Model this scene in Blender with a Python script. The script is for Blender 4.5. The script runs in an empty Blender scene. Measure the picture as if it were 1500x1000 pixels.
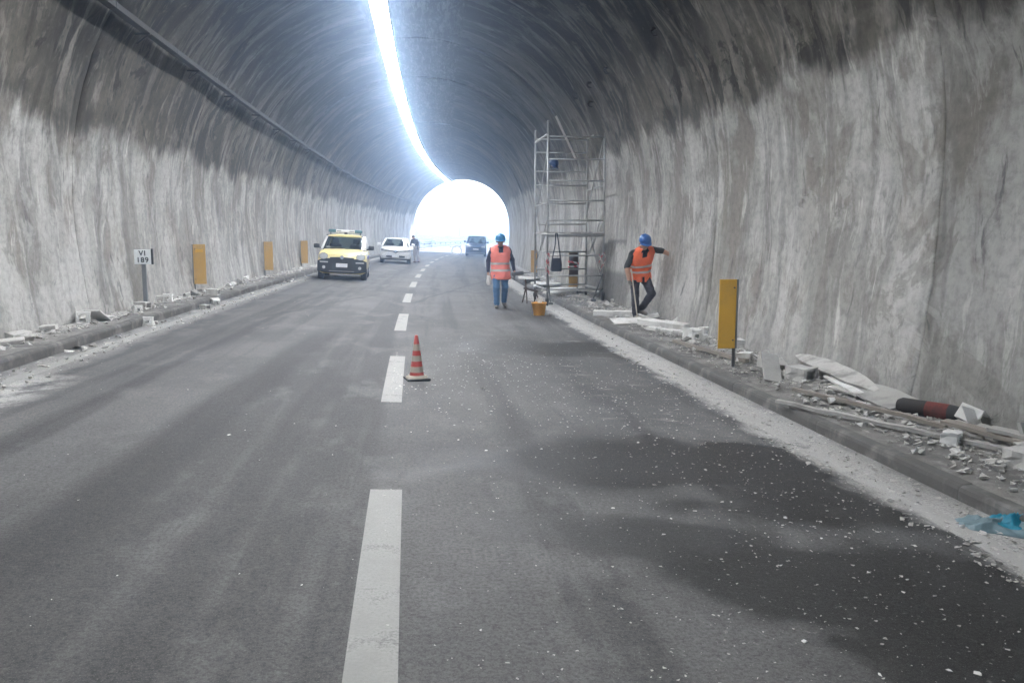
import bpy, bmesh, math, random
import numpy as np
from mathutils import Vector, Matrix, Euler
from mathutils import noise as mnoise

random.seed(7)
S = bpy.context.scene
COL = S.collection
PI = math.pi

# ------------------------------------------------------------------ camera, sky, sun, exposure
PITCH = math.atan(153 / 1200); YAW = math.atan(160 / 1200 * math.cos(PITCH))
cd = bpy.data.cameras.new('camera'); cam = bpy.data.objects.new('camera', cd); COL.objects.link(cam)
cam.location = (0, 0, 1.6); cam.rotation_euler = (PI / 2 - PITCH, 0, -YAW)
cd.sensor_width = 36; cd.lens = 28.8; cd.clip_start = 0.05; cd.clip_end = 6000
S.camera = cam
SUN_EL, SUN_AZ = math.radians(54), math.radians(42)     # azimuth of the sun, clockwise from +Y
W = bpy.data.worlds.new('World'); S.world = W; W.use_nodes = True
wn = W.node_tree; bg = wn.nodes['Background']
sky = wn.nodes.new('ShaderNodeTexSky'); sky.sky_type = 'NISHITA'; sky.sun_disc = False
sky.sun_elevation = SUN_EL; sky.sun_rotation = SUN_AZ
wn.links.new(sky.outputs[0], bg.inputs[0]); bg.inputs[1].default_value = 0.15
sl = bpy.data.lights.new('sun', 'SUN'); so = bpy.data.objects.new('sun', sl); COL.objects.link(so)
sl.energy = 4.0; sl.angle = math.radians(0.5); sl.color = (1, 0.95, 0.88)
sd = Vector((math.sin(SUN_AZ) * math.cos(SUN_EL), math.cos(SUN_AZ) * math.cos(SUN_EL), math.sin(SUN_EL)))
so.rotation_euler = sd.to_track_quat('Z', 'Y').to_euler(); so.location = (0, 120, 60)
S.view_settings.view_transform = 'Standard'; S.view_settings.look = 'None'
S.view_settings.gamma = 1; S.view_settings.use_curve_mapping = False
S.view_settings.exposure = 2.65
LAMP = 14.5
HAZE = 0.0054
S.cycles.max_bounces = 6; S.cycles.diffuse_bounces = 4; S.cycles.use_adaptive_sampling = True; S.cycles.adaptive_threshold = 0.03; S.cycles.volume_bounces = 1
S.cycles.transparent_max_bounces = 12; S.cycles.use_denoising = True
S.cycles.sample_clamp_indirect = 6

# ------------------------------------------------------------------ place geometry
def xc(y): return -0.1 + y * y / 1360 + max(0, y - 45) ** 2 / 2200
def hd(y): return math.atan(y / 680 + max(0, y - 45) / 1100)
KR, KL = 3.83, -4.12
def gz(off):
    if off > KR: return -0.083 + 0.015 * (off - KR)
    if off < KL: return 0.336 + 0.015 * (KL - off)
    return -0.05 * off
def P(off, y, z=None, dz=0.0):
    return Vector((xc(y) + off, y, (gz(off) if z is None else z) + dz))

# ------------------------------------------------------------------ node helpers
class NT:
    def __init__(s, name):
        s.m = bpy.data.materials.new(name); s.m.use_nodes = True
        s.t = s.m.node_tree; s.b = s.t.nodes['Principled BSDF']
    def put(s, sock, v):
        if v is None: return
        if isinstance(v, bpy.types.NodeSocket): s.t.links.new(v, sock)
        else: sock.default_value = v
    def n(s, typ, ins=(), **kw):
        d = s.t.nodes.new('ShaderNode' + typ)
        for k, v in kw.items(): setattr(d, k, v)
        for i, v in (ins.items() if isinstance(ins, dict) else enumerate(ins)): s.put(d.inputs[i], v)
        return d
    def attr(s, a): return s.n('Attribute', attribute_name=a).outputs['Fac']
    def m2(s, op, a, b=None, c=None, clamp=False): return s.n('Math', [a, b, c], operation=op, use_clamp=clamp).outputs[0]
    def add(s, a, b): return s.m2('ADD', a, b)
    def mul(s, a, b): return s.m2('MULTIPLY', a, b)
    def xyz(s, x=0.0, y=0.0, z=0.0): return s.n('CombineXYZ', [x, y, z]).outputs[0]
    def noise(s, v, sc, det=4.0, ro=0.55, dist=0.0):
        return s.n('TexNoise', {'Vector': v, 'Scale': sc, 'Detail': det, 'Roughness': ro, 'Distortion': dist}).outputs['Fac']
    def step(s, x, lo, hi, a=0.0, b=1.0):
        return s.n('MapRange', [x, lo, hi, a, b], interpolation_type='SMOOTHSTEP').outputs[0]
    def mix(s, f, a, b, bl='MIX'):
        d = s.n('Mix', data_type='RGBA', blend_type=bl)
        for i, v in ((0, f), (6, a), (7, b)): s.put(d.inputs[i], v if not isinstance(v, tuple) or len(v) == 4 else v + (1,))
        return d.outputs[2]
    def obj(s): return s.n('TexCoord').outputs['Object']
    def bump(s, h, st=0.3, d=0.01, n=None): 
        o = s.n('Bump', {'Strength': st, 'Distance': d, 'Height': h})
        if n is not None: s.put(o.inputs['Normal'], n)
        return o.outputs[0]
    def out(s, col=None, rough=None, normal=None, metal=None):
        s.put(s.b.inputs['Base Color'], col if not isinstance(col, tuple) or len(col) == 4 else col + (1,))
        s.put(s.b.inputs['Roughness'], rough); s.put(s.b.inputs['Normal'], normal); s.put(s.b.inputs['Metallic'], metal)
        return s.m

def plain(name, c, rough=0.6, metal=0.0, var=0.18, sc=9.0, bump=0.12, dirt=None, dirt_amt=0.5):
    k = NT(name); v = k.obj(); f = k.noise(v, sc, 5)
    c2 = tuple(min(1, x * (1 + var)) for x in c); c1 = tuple(x * (1 - var) for x in c)
    col = k.mix(f, c1, c2)
    if dirt: col = k.mix(k.mul(k.step(k.noise(v, sc * 0.45, 6, 0.65), 0.45, 0.7), dirt_amt), col, dirt)
    r = k.step(f, 0.2, 0.8, max(0.05, rough - 0.1), min(1, rough + 0.1))
    return k.out(col, r, k.bump(k.noise(v, sc * 6, 3), bump, 0.004), metal)

# ------------------------------------------------------------------ mesh helpers
class MB:
    def __init__(s): s.v = []; s.f = []; s.mi = []
    def add(s, vs, fs, mi=0):
        o = len(s.v); s.v += [tuple(x) for x in vs]; s.f += [tuple(i + o for i in f) for f in fs]; s.mi += [mi] * len(fs); return s
    def box(s, c, d, M=None, mi=0, bev=0.0):
        x, y, z = d[0] / 2, d[1] / 2, d[2] / 2
        if bev <= 0:
            vs = [Vector((a * x, b * y, e * z)) for a in (-1, 1) for b in (-1, 1) for e in (-1, 1)]
            fs = [(0, 1, 3, 2), (4, 6, 7, 5), (0, 4, 5, 1), (2, 3, 7, 6), (0, 2, 6, 4), (1, 5, 7, 3)]
        else:
            b = bev; vs = []; fs = []
            # chamfered box: 24 verts
            bm = bmesh.new(); bmesh.ops.create_cube(bm, size=1, matrix=Matrix.Diagonal((d[0], d[1], d[2], 1)))
            bmesh.ops.bevel(bm, geom=list(bm.edges), offset=b, segments=2, affect='EDGES', profile=0.5)
            bm.verts.ensure_lookup_table(); vs = [q.co.copy() for q in bm.verts]; fs = [tuple(q.index for q in f.verts) for f in bm.faces]; bm.free()
        c = Vector(c)
        vs = [(M @ q if M else q) + c for q in vs]
        return s.add(vs, fs, mi)
    def tube(s, p0, p1, r0, r1=None, n=8, mi=0, cap=True):
        r1 = r0 if r1 is None else r1; p0 = Vector(p0); p1 = Vector(p1); d = (p1 - p0)
        q = d.to_track_quat('Z', 'Y') if d.length > 1e-9 else Euler((0, 0, 0)).to_quaternion()
        vs = []
        for p, r in ((p0, r0), (p1, r1)):
            for i in range(n): a = 2 * PI * i / n; vs.append(p + q @ Vector((r * math.cos(a), r * math.sin(a), 0)))
        fs = [(i, (i + 1) % n, n + (i + 1) % n, n + i) for i in range(n)]
        if cap: fs += [tuple(range(n - 1, -1, -1)), tuple(range(n, 2 * n))]
        return s.add(vs, fs, mi)
    def path(s, pts, r, n=6, mi=0):
        for a, b in zip(pts[:-1], pts[1:]): s.tube(a, b, r, r, n, mi)
        return s
    def lathe(s, prof, n=24, M=None, mi=0, cap=False):
        vs = []; fs = []
        for r, z in prof:
            for i in range(n): a = 2 * PI * i / n; vs.append(Vector((r * math.cos(a), r * math.sin(a), z)))
        for k in range(len(prof) - 1):
            for i in range(n): fs.append((k * n + i, k * n + (i + 1) % n, (k + 1) * n + (i + 1) % n, (k + 1) * n + i))
        if cap: fs += [tuple(range(n - 1, -1, -1)), tuple(range((len(prof) - 1) * n, len(prof) * n))]
        if M: vs = [M @ q for q in vs]
        return s.add(vs, fs, mi)
    def loft(s, rings, closed=True, caps=True, mi=0):
        n = len(rings[0]); vs = [p for r in rings for p in r]; fs = []
        m = n if closed else n - 1
        for k in range(len(rings) - 1):
            for i in range(m): fs.append((k * n + i, k * n + (i + 1) % n, (k + 1) * n + (i + 1) % n, (k + 1) * n + i))
        if caps and closed: fs += [tuple(range(n - 1, -1, -1)), tuple(range((len(rings) - 1) * n, len(rings) * n))]
        return s.add(vs, fs, mi)
    def prism(s, poly, yf, th, mi=0):
        """polygon in (x, z), its front at y = yf(x), th deep"""
        n = len(poly); vs = [(x, yf(x), z) for x, z in poly] + [(x, yf(x) + th, z) for x, z in poly]
        fs = [q for i in range(n // 2 - 1) for q in ((i, i + 1, n - 2 - i, n - 1 - i), (2 * n - 1 - i, 2 * n - 2 - i, n + i + 1, n + i))] + [(i, n + i, n + (i + 1) % n, (i + 1) % n) for i in range(n)]
        return s.add(vs, fs, mi)
    def mesh(s, name, mats, smooth=False, fix=True):
        me = bpy.data.meshes.new(name); me.from_pydata(s.v, [], s.f)
        for m in (mats if isinstance(mats, (list, tuple)) else [mats]): me.materials.append(m)
        if any(s.mi): me.polygons.foreach_set('material_index', s.mi)
        if fix:
            bm = bmesh.new(); bm.from_mesh(me); bmesh.ops.recalc_face_normals(bm, faces=bm.faces); bm.to_mesh(me); bm.free()
        if smooth: me.polygons.foreach_set('use_smooth', [True] * len(me.polygons))
        me.update(); return me
    def build(s, name, mats, parent=None, smooth=False, fix=True):
        return link(name, s.mesh(name, mats, smooth, fix), parent)

def link(name, data, parent=None):
    o = bpy.data.objects.new(name, data); COL.objects.link(o)
    if parent: o.parent = parent
    return o
def sharp(o, ang=0.6):
    me = o.data; me.polygons.foreach_set('use_smooth', [True] * len(me.polygons)); me.set_sharp_from_angle(angle=ang); return o
def tag(o, label=None, cat=None, group=None, kind=None):
    for k, v in (('label', label), ('category', cat), ('group', group), ('kind', kind)):
        if v: o[k] = v
    return o
def thing(name, label, cat, loc, rz=0.0, group=None):
    o = link(name, None); o.location = loc; o.rotation_euler = (0, 0, rz); return tag(o, label, cat, group)
def copy_tree(o, parent=None):
    c = o.copy(); COL.objects.link(c); c.parent = parent
    for ch in o.children: copy_tree(ch, c)
    return c
def baked(me, mods):
    """run modifiers on a mesh and hand back the finished mesh"""
    t = bpy.data.objects.new('tmp', me); COL.objects.link(t)
    for typ, kw in mods:
        m = t.modifiers.new(typ, typ)
        for k, v in kw.items(): setattr(m, k, v)
    dg = bpy.context.evaluated_depsgraph_get(); ev = t.evaluated_get(dg)
    r = bpy.data.meshes.new_from_object(ev, depsgraph=dg)
    bpy.data.objects.remove(t); return r
def fattr(me, name, vals):
    a = me.attributes.new(name, 'FLOAT', 'POINT'); a.data.foreach_set('value', np.asarray(vals, dtype=np.float32))

# ------------------------------------------------------------------ materials of the setting
def lining_material():
    k = NT('tunnel_concrete')
    al, ar, sd_, tn = k.attr('along'), k.attr('arc'), k.attr('side'), k.attr('tone')
    off9 = k.mul(sd_, 9.0)
    warp = k.mul(k.add(k.noise(k.xyz(al, k.mul(ar, 0.5), off9), 0.9, 3), -0.5), 0.9)
    alw = k.add(al, warp)
    patch = k.noise(k.xyz(al, k.mul(ar, 0.7), off9), 0.55, 6, 0.64, 0.4)
    patch2 = k.noise(k.xyz(k.add(al, 31.0), k.mul(ar, 0.55), off9), 1.3, 6, 0.66, 0.3)
    fine = k.noise(k.xyz(al, ar, off9), 9.0, 5, 0.72)
    st1 = k.noise(k.xyz(alw, k.mul(ar, 0.10), off9), 2.2, 5, 0.64)
    st2 = k.noise(k.xyz(k.add(alw, 57.0), k.mul(ar, 0.13), off9), 4.8, 5, 0.70, 0.3)
    st3 = k.noise(k.xyz(k.add(alw, 17.0), k.mul(ar, 0.06), off9), 1.1, 4, 0.6)
    brk = k.noise(k.xyz(k.mul(al, 1.6), k.mul(ar, 0.9), k.add(off9, 4.0)), 1.1, 6, 0.6)
    pv_ = k.xyz(alw, k.mul(ar, 0.42), off9)
    peel = k.step(k.noise(pv_, 0.95, 7, 0.70, 0.9), 0.525, 0.555)
    peel2 = k.step(k.noise(k.xyz(k.add(alw, 83.0), k.mul(ar, 0.5), off9), 0.8, 7, 0.70, 0.8), 0.535, 0.57)
    # lower wall: pale grey, streaked
    low = k.mix(k.step(patch, 0.36, 0.64), (0.30, 0.29, 0.27), (0.50, 0.495, 0.475))
    low = k.mix(k.mul(k.step(patch2, 0.50, 0.60), 0.7), low, (0.25, 0.222, 0.19))
    low = k.mix(k.mul(k.step(patch2, 0.44, 0.36), 0.6), low, (0.52, 0.515, 0.50))
    low = k.mix(k.mul(k.step(st1, 0.52, 0.66), 0.5), low, (0.15, 0.143, 0.132))
    low = k.mix(k.mul(k.mul(k.step(st2, 0.555, 0.63), k.step(brk, 0.40, 0.55)), 0.75), low, (0.66, 0.655, 0.63))
    low = k.mix(k.mul(k.mul(k.step(st2, 0.40, 0.34), k.step(brk, 0.60, 0.48)), 0.8), low, (0.115, 0.11, 0.105))
    low = k.mix(k.mul(k.mul(k.step(st3, 0.50, 0.60), k.step(patch, 0.40, 0.55)), k.step(tn, 0.74, 0.95, 0.75, 0.4)), low, (0.105, 0.10, 0.09))
    low = k.mix(k.mul(k.step(ar, 1.6, 3.9), k.mul(k.step(patch2, 0.46, 0.56), 0.5)), low, (0.14, 0.128, 0.108))
    low = k.mix(k.mul(peel, 0.5), low, (0.50, 0.495, 0.478)); low = k.mix(k.mul(peel2, 0.5), low, (0.215, 0.20, 0.175))
    # shoulders: brown grey
    mid = k.mix(k.step(patch, 0.35, 0.66), (0.040, 0.036, 0.029), (0.165, 0.150, 0.124))
    mid = k.mix(k.mul(k.step(patch2, 0.55, 0.68), 0.8), mid, (0.026, 0.023, 0.019))
    mid = k.mix(k.mul(k.step(st1, 0.52, 0.62), 0.35), mid, (0.26, 0.245, 0.215))
    mid = k.mix(k.mul(k.step(patch2, 0.44, 0.37), 0.55), mid, (0.27, 0.255, 0.225))
    mid = k.mix(k.mul(k.step(st3, 0.47, 0.38), 0.6), mid, (0.030, 0.027, 0.022))
    # crown: soot
    top = k.mix(k.step(patch, 0.38, 0.62), (0.004, 0.0042, 0.0047), (0.016, 0.016, 0.0165))
    top = k.mix(k.mul(k.step(st1, 0.53, 0.63), 0.45), top, (0.17, 0.158, 0.14))
    top = k.mix(k.mul(k.step(patch2, 0.56, 0.64), 0.6), top, (0.075, 0.069, 0.060))
    ctop = k.step(k.add(ar, k.add(k.mul(k.add(patch, -0.5), 5.0), k.mul(k.add(st3, -0.5), 5.0))), 4.6, 6.4)
    up = k.mix(ctop, mid, top)
    up = k.mix(k.mul(peel, k.step(ar, 4.0, 7.5, 0.5, 0.30)), up, (0.235, 0.22, 0.192)); up = k.mix(k.mul(peel2, 0.7), up, (0.014, 0.013, 0.0115))
    eff = k.mul(k.step(st2, 0.53, 0.62), k.step(brk, 0.42, 0.58))
    eff = k.mul(eff, k.step(ar, 4.0, 8.0, 0.45, 0.18))
    up = k.mix(eff, up, (0.40, 0.385, 0.355))
    eff2 = k.mul(k.step(st1, 0.57, 0.68), k.step(patch2, 0.62, 0.42))
    up = k.mix(k.mul(eff2, k.step(ar, 4.5, 8.0, 0.45, 0.14)), up, (0.30, 0.285, 0.26))
    # ragged upper edge of the pale wall
    eb = k.add(k.mul(sd_, 0.19), 3.38)
    eb = k.add(eb, k.mul(k.add(k.noise(k.xyz(al, 0.0, off9), 0.35, 6, 0.62), -0.5), 1.3))
    eb = k.add(eb, k.add(k.mul(k.add(st2, -0.5), 0.55), k.mul(k.add(brk, -0.5), 0.75))); eb = k.add(eb, k.mul(al, 0.008))
    lowm = k.step(k.add(eb, k.mul(ar, -1.0)), -0.16, 0.22)
    col = k.mix(lowm, up, low)
    edge = k.mul(k.step(k.m2('ABSOLUTE', k.add(k.add(eb, 0.16), k.mul(ar, -1.0))), 0.32, 0.0), k.step(patch2, 0.45, 0.6))
    col = k.mix(k.mul(edge, 0.6), col, (0.055, 0.052, 0.047))
    # one damp rectangle and a thin dark bar on the right wall, splash dirt at the foot
    def box(a0, a1, h0, h1, e):
        n = k.mul(k.add(fine, -0.5), 0.25); a = k.add(al, n); h = k.add(ar, n)
        return k.mul(k.mul(k.step(a, a0 - e, a0 + e), k.step(a, a1 + e, a1 - e)), k.mul(k.step(h, h0 - e, h0 + e), k.step(h, h1 + e, h1 - e)))
    right = k.step(sd_, -0.1, 0.1)
    st = k.m2('MAXIMUM', k.mul(box(18.9, 24.5, -1.0, 0.72, 0.08), 0.75), k.mul(box(19.5, 21.6, 1.44, 1.53, 0.04), 0.8))
    col = k.mix(k.mul(st, right), col, (0.15, 0.148, 0.142))
    foot = k.step(k.add(ar, k.mul(k.add(patch2, -0.5), 1.2)), 0.55, -0.15)
    col = k.mix(k.mul(foot, 0.35), col, (0.17, 0.165, 0.155))
    col = k.mix(1.0, col, k.n('CombineColor', [tn, tn, tn]).outputs[0], 'MULTIPLY')
    col = k.mix(k.mul(k.step(fine, 0.42, 0.68), 0.42), col, k.mix(0.65, col, (0.02, 0.019, 0.017)))
    col = k.mix(k.mul(k.step(fine, 0.42, 0.30), 0.3), col, k.mix(0.4, col, (0.6, 0.59, 0.57)))
    h = k.add(k.mul(st2, 0.55), k.mul(fine, 0.9))
    nb = k.bump(k.add(h, k.mul(peel, 0.25)), 0.42, 0.022)
    return k.out(col, k.step(patch, 0.3, 0.7, 0.75, 0.95), nb)

def asphalt_material():
    k = NT('worn_asphalt')
    off, al = k.attr('off'), k.attr('along')
    v = k.xyz(off, al)
    big = k.noise(v, 0.35, 6, 0.6); med = k.noise(k.xyz(off, k.mul(al, 0.5)), 1.6, 8, 0.62)
    trk = k.noise(k.xyz(k.add(off, k.mul(al, -0.012)), k.mul(al, 0.025)), 1.7, 5, 0.55)
    trk2 = k.noise(k.xyz(k.add(off, k.mul(al, 0.03)), k.mul(al, 0.05), 5.0), 3.6, 5, 0.6)
    fine = k.noise(v, 48.0, 5, 0.78); grain = k.noise(v, 160.0, 3, 0.6)
    col = k.mix(k.step(big, 0.3, 0.7), (0.078, 0.078, 0.078), (0.140, 0.139, 0.137))
    col = k.mix(k.mul(k.step(trk, 0.48, 0.60), 0.75), col, (0.052, 0.052, 0.053))
    col = k.mix(k.mul(k.step(trk2, 0.56, 0.7), 0.5), col, (0.052, 0.052, 0.054))
    col = k.mix(k.mul(k.step(med, 0.50, 0.66), 0.55), col, (0.17, 0.169, 0.166))
    def line(x0, sl, w, a0, a1):
        d = k.m2('ABSOLUTE', k.add(k.add(off, k.add(k.mul(al, -sl), -x0)), k.mul(k.add(big, -0.5), 0.5)))
        return k.mul(k.mul(k.step(d, w, w * 0.3), k.step(al, a0 - 1.5, a0 + 1.5)), k.step(al, a1 + 2, a1 - 2))
    for x0, sl, w, a0, a1, s in ((-2.0, 0.055, 0.36, 2.0, 14.0, 0.8), (-1.05, 0.03, 0.24, 1.0, 11.0, 0.65), (-2.95, 0.03, 0.12, 4.0, 22.0, 0.55),
                                 (-3.35, 0.03, 0.10, 6.0, 30.0, 0.45), (-6.4, 0.24, 0.11, 15.0, 23.0, 0.5), (-1.45, 0.012, 0.16, 24.0, 78.0, 0.55), (-4.05, 0.203, 0.10, 20.0, 33.0, 0.55)):
        col = k.mix(k.mul(line(x0, sl, w, a0, a1), s), col, (0.036, 0.036, 0.038))
    # dark wet and sooty patches in the right lane
    wob = k.mul(k.add(k.noise(v, 1.1, 8, 0.68, 0.5), -0.5), 3.0)
    tot = None
    for ox, oy, rx, ry, s in ((2.1, 12.4, 1.6, 1.0, 0.85), (2.35, 5.85, 2.0, 0.75, 1.0), (3.0, 5.0, 1.2, 0.6, 1.0), (1.5, 4.25, 0.7, 0.3, 0.85), (2.1, 3.75, 0.8, 0.5, 1.0), (2.75, 3.4, 0.8, 0.8, 1.0), (2.7, 2.8, 0.9, 0.5, 1.0),
                              (0.95, 4.45, 0.5, 0.25, 0.75), (1.2, 5.9, 0.5, 0.5, 0.8), (2.7, 9.2, 1.2, 0.5, 0.35), (1.6, 17.5, 1.6, 1.2, 0.25)):
        dx = k.m2('DIVIDE', k.add(off, -ox), rx); dy = k.m2('DIVIDE', k.add(al, -oy), ry)
        d = k.m2('SQRT', k.add(k.mul(dx, dx), k.mul(dy, dy)))
        e = k.mul(k.step(k.add(d, k.add(k.mul(wob, 0.6), k.mul(k.add(med, -0.5), 1.3))), 1.35, 0.72), s)
        tot = e if tot is None else k.m2('MAXIMUM', tot, e)
    col = k.mix(k.mul(tot, k.step(med, 0.25, 0.6, 1.0, 0.88)), col, (0.0135, 0.0138, 0.0142))
    mot = k.noise(v, 15.0, 6, 0.75)
    col = k.mix(k.mul(k.step(mot, 0.52, 0.66), 0.38), col, k.mix(0.75, col, (0.0, 0.0, 0.0)))
    col = k.mix(k.mul(k.step(mot, 0.46, 0.34), 0.30), col, k.mix(0.22, col, (0.45, 0.45, 0.44)))
    # pale plaster dust: speckle through the right lane, thick along the gutters
    sp = k.mul(k.step(k.noise(k.xyz(off, k.mul(al, 0.7), 3.0), 26.0, 4, 0.7), 0.60, 0.70), k.step(k.noise(v, 0.7, 5), 0.42, 0.62))
    sp = k.mul(sp, k.mul(k.step(off, 0.1, 1.2), k.step(al, 34.0, 12.0)))
    col = k.mix(k.mul(sp, 0.5), col, (0.38, 0.375, 0.365))
    wisp = k.mul(k.step(k.noise(k.xyz(k.mul(off, 1.1), k.mul(al, 2.4), 8.0), 1.5, 8, 0.7), 0.57, 0.70), k.mul(k.step(off, 1.0, 2.6), k.mul(k.step(al, 6.0, 7.5), k.step(al, 19.0, 12.0))))
    col = k.mix(k.mul(wisp, 0.7), col, (0.40, 0.395, 0.385))
    du = k.noise(k.xyz(off, k.mul(al, 0.6)), 2.6, 9, 0.68)
    ro = k.add(off, k.add(k.mul(k.add(du, -0.5), 0.7), k.mul(k.add(med, -0.5), 0.35)))
    dustR = k.mul(k.step(ro, 3.12, 3.36), k.step(ro, 3.98, 3.66, 0.25, 1.0))
    col = k.mix(k.mul(dustR, k.step(du, 0.25, 0.55, 0.6, 0.95)), col, (0.47, 0.465, 0.45))
    dustL = k.mul(k.step(ro, -3.45, -3.75), k.step(ro, -4.12, -3.92, 0.35, 1.0))
    col = k.mix(k.mul(dustL, k.step(du, 0.3, 0.65, 0.3, 0.8)), col, (0.36, 0.356, 0.345))
    spl = k.mul(k.mul(k.step(off, -3.1, -3.5), k.step(al, 9.4, 8.4)), k.step(k.noise(v, 2.4, 8, 0.7), 0.42, 0.58))
    col = k.mix(k.mul(spl, 0.85), col, (0.50, 0.495, 0.48))
    col = k.mix(k.step(fine, 0.43, 0.60, 0.0, 0.55), col, k.mix(0.7, col, (0.0, 0.0, 0.0)))
    col = k.mix(k.mul(k.step(grain, 0.55, 0.66), 0.35), col, (0.26, 0.258, 0.25))
    rg = k.m2('SUBTRACT', k.step(fine, 0.2, 0.8, 0.78, 0.95), k.mul(tot, 0.36))
    return k.out(col, rg, k.bump(k.add(fine, k.mul(grain, 0.8)), 0.30, 0.006))

def paint_material(name, c, wear=0.5):
    k = NT(name); off, al = k.attr('off'), k.attr('along'); v = k.xyz(off, al)
    w = k.noise(v, 3.0, 9, 0.7); f = k.noise(v, 70.0, 4, 0.7)
    col = k.mix(k.step(w, 0.3, 0.7), tuple(x * 0.8 for x in c), c)
    col = k.mix(k.mul(k.step(k.add(w, k.mul(f, 0.45)), 0.74, 0.92), wear), col, (0.11, 0.11, 0.11))
    col = k.mix(k.step(f, 0.35, 0.75, 0.0, 0.3), col, (0.16, 0.16, 0.155))
    return k.out(col, 0.8, k.bump(f, 0.35, 0.004))

def pavement_material():
    k = NT('dusty_pavement'); off, al = k.attr('off'), k.attr('along'); v = k.xyz(off, al)
    a = k.noise(v, 1.2, 8, 0.65); b = k.noise(v, 7.0, 8, 0.7); f = k.noise(v, 60.0, 4, 0.7)
    col = k.mix(k.step(a, 0.35, 0.65), (0.10, 0.097, 0.092), (0.25, 0.243, 0.23))
    w = k.m2('MAXIMUM', k.step(off, 4.2, 5.0), k.step(off, -4.35, -4.85))
    col = k.mix(k.mul(k.step(k.add(b, k.mul(w, 0.18)), 0.48, 0.68), k.step(w, 0.0, 1.0, 0.4, 0.85)), col, (0.46, 0.454, 0.438))
    col = k.mix(k.step(f, 0.3, 0.8, 0.0, 0.4), col, (0.07, 0.068, 0.065))
    return k.out(col, 0.92, k.bump(k.add(b, k.mul(f, 0.6)), 0.6, 0.012))

M = {}
M['lining'] = lining_material(); M['asphalt'] = asphalt_material(); M['pavement'] = pavement_material()
M['paint'] = paint_material('road_paint', (0.34, 0.34, 0.325), 0.8); M['edgepaint'] = paint_material('edge_paint', (0.47, 0.465, 0.45), 0.8)
M['kerb'] = plain('kerb_concrete', (0.105, 0.102, 0.097), 0.95, 0, 0.35, 7.0, 0.7, (0.24, 0.235, 0.222), 0.75)

# ------------------------------------------------------------------ tunnel lining
ACX, AZ, R = 0.12, 2.35, 5.12
Y0, Y1 = -27.0, 86.0
def section():
    """points (dx, z, arc, side) from the right foot over the crown to the left foot"""
    pts = []
    nz = 14
    for i in range(nz): 
        z = -0.5 + (AZ + 0.5) * i / nz
        pts.append((R - 0.2 * max(0.0, (AZ - z) / AZ) ** 2, z, z, 1.0))
    na = 72
    for i in range(na + 1):
        a = PI * i / na; pts.append((R * math.cos(a), AZ + R * math.sin(a), AZ + R * min(a, PI - a), math.cos(a) / max(0.25, abs(math.cos(a))) if abs(math.cos(a)) < 0.25 else math.copysign(1, math.cos(a))))
    for i in range(nz - 1, -1, -1):
        z = -0.5 + (AZ + 0.5) * i / nz
        pts.append((-(R - 0.2 * max(0.0, (AZ - z) / AZ) ** 2), z, z, -1.0))
    return pts
SEC = section()
tunnel = thing('tunnel', 'long weathered concrete tunnel vault with sooty crown and pale streaked walls', 'tunnel', (0, 0, 0))
ys = [Y0]; y = 7.45 - 6.0 * 10
while y < Y1 - 1:
    if y > Y0 + 1: ys.append(y)
    y += 6.0
ys.append(Y1)
rnd = random.Random(3)
for k in range(len(ys) - 1):
    a, b = ys[k], ys[k + 1]
    n = max(4, int((b - a) / (0.2 if -2 < a < 34 else 0.4)))
    V = []; F = []; A1 = []; A2 = []; A3 = []; A4 = []
    tone = rnd.uniform(0.88, 1.08)
    if b < 7.6 and b > 7.3: tone = 0.74
    jit = rnd.uniform(-0.015, 0.015)
    js = [a + 0.003, a + 0.02] + [a + (b - a) * i / n for i in range(1, n)] + [b - 0.02, b - 0.003]
    for yy in js:
        e = min(yy - a, b - yy); groove = 0.02 if e < 0.01 else 0.0
        for dx, z, ar, sd_ in SEC:
            q = Vector((yy * 0.9, ar * 0.35, sd_ * 5)); dd = 0.035 * mnoise.fractal(q, 1.0, 2.0, 3) + 0.010 * mnoise.noise(Vector((yy * 3.1, ar * 0.5, sd_ * 3))) + 0.012 * mnoise.noise(Vector((yy * 4, ar * 4, sd_)))
            sc = (R + dd + groove + jit) / R
            V.append((xc(yy) + ACX + dx * sc, yy, z if z < AZ else AZ + (z - AZ) * sc)); A1.append(yy); A2.append(ar); A3.append(sd_); A4.append(tone)
    m = len(SEC)
    for i in range(len(js) - 1):
        for j in range(m - 1): F.append((i * m + j, (i + 1) * m + j, (i + 1) * m + j + 1, i * m + j + 1))
    # outer skin and end faces give the ring its thickness
    o = len(V)
    for yy in (a + 0.003, b - 0.003):
        for dx, z, ar, sd_ in SEC:
            sc = (R + 0.55) / R
            V.append((xc(yy) + ACX + dx * sc, yy, z if z < AZ else AZ + (z - AZ) * sc)); A1.append(yy); A2.append(ar); A3.append(sd_); A4.append(tone)
    lastr = (len(js) - 1) * m
    for j in range(m - 1):
        F.append((o + j, o + j + 1, o + m + j + 1, o + m + j))
        F.append((j, j + 1, o + j + 1, o + j)); F.append((lastr + j, o + m + j, o + m + j + 1, lastr + j + 1))
    me = bpy.data.meshes.new('lining_ring'); me.from_pydata(V, [], F); me.materials.append(M['lining'])
    fattr(me, 'along', A1); fattr(me, 'arc', A2); fattr(me, 'side', A3); fattr(me, 'tone', A4)
    me.polygons.foreach_set('use_smooth', [True] * len(me.polygons)); me.set_sharp_from_angle(angle=0.9)
    link('lining_ring', me, tunnel)
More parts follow.
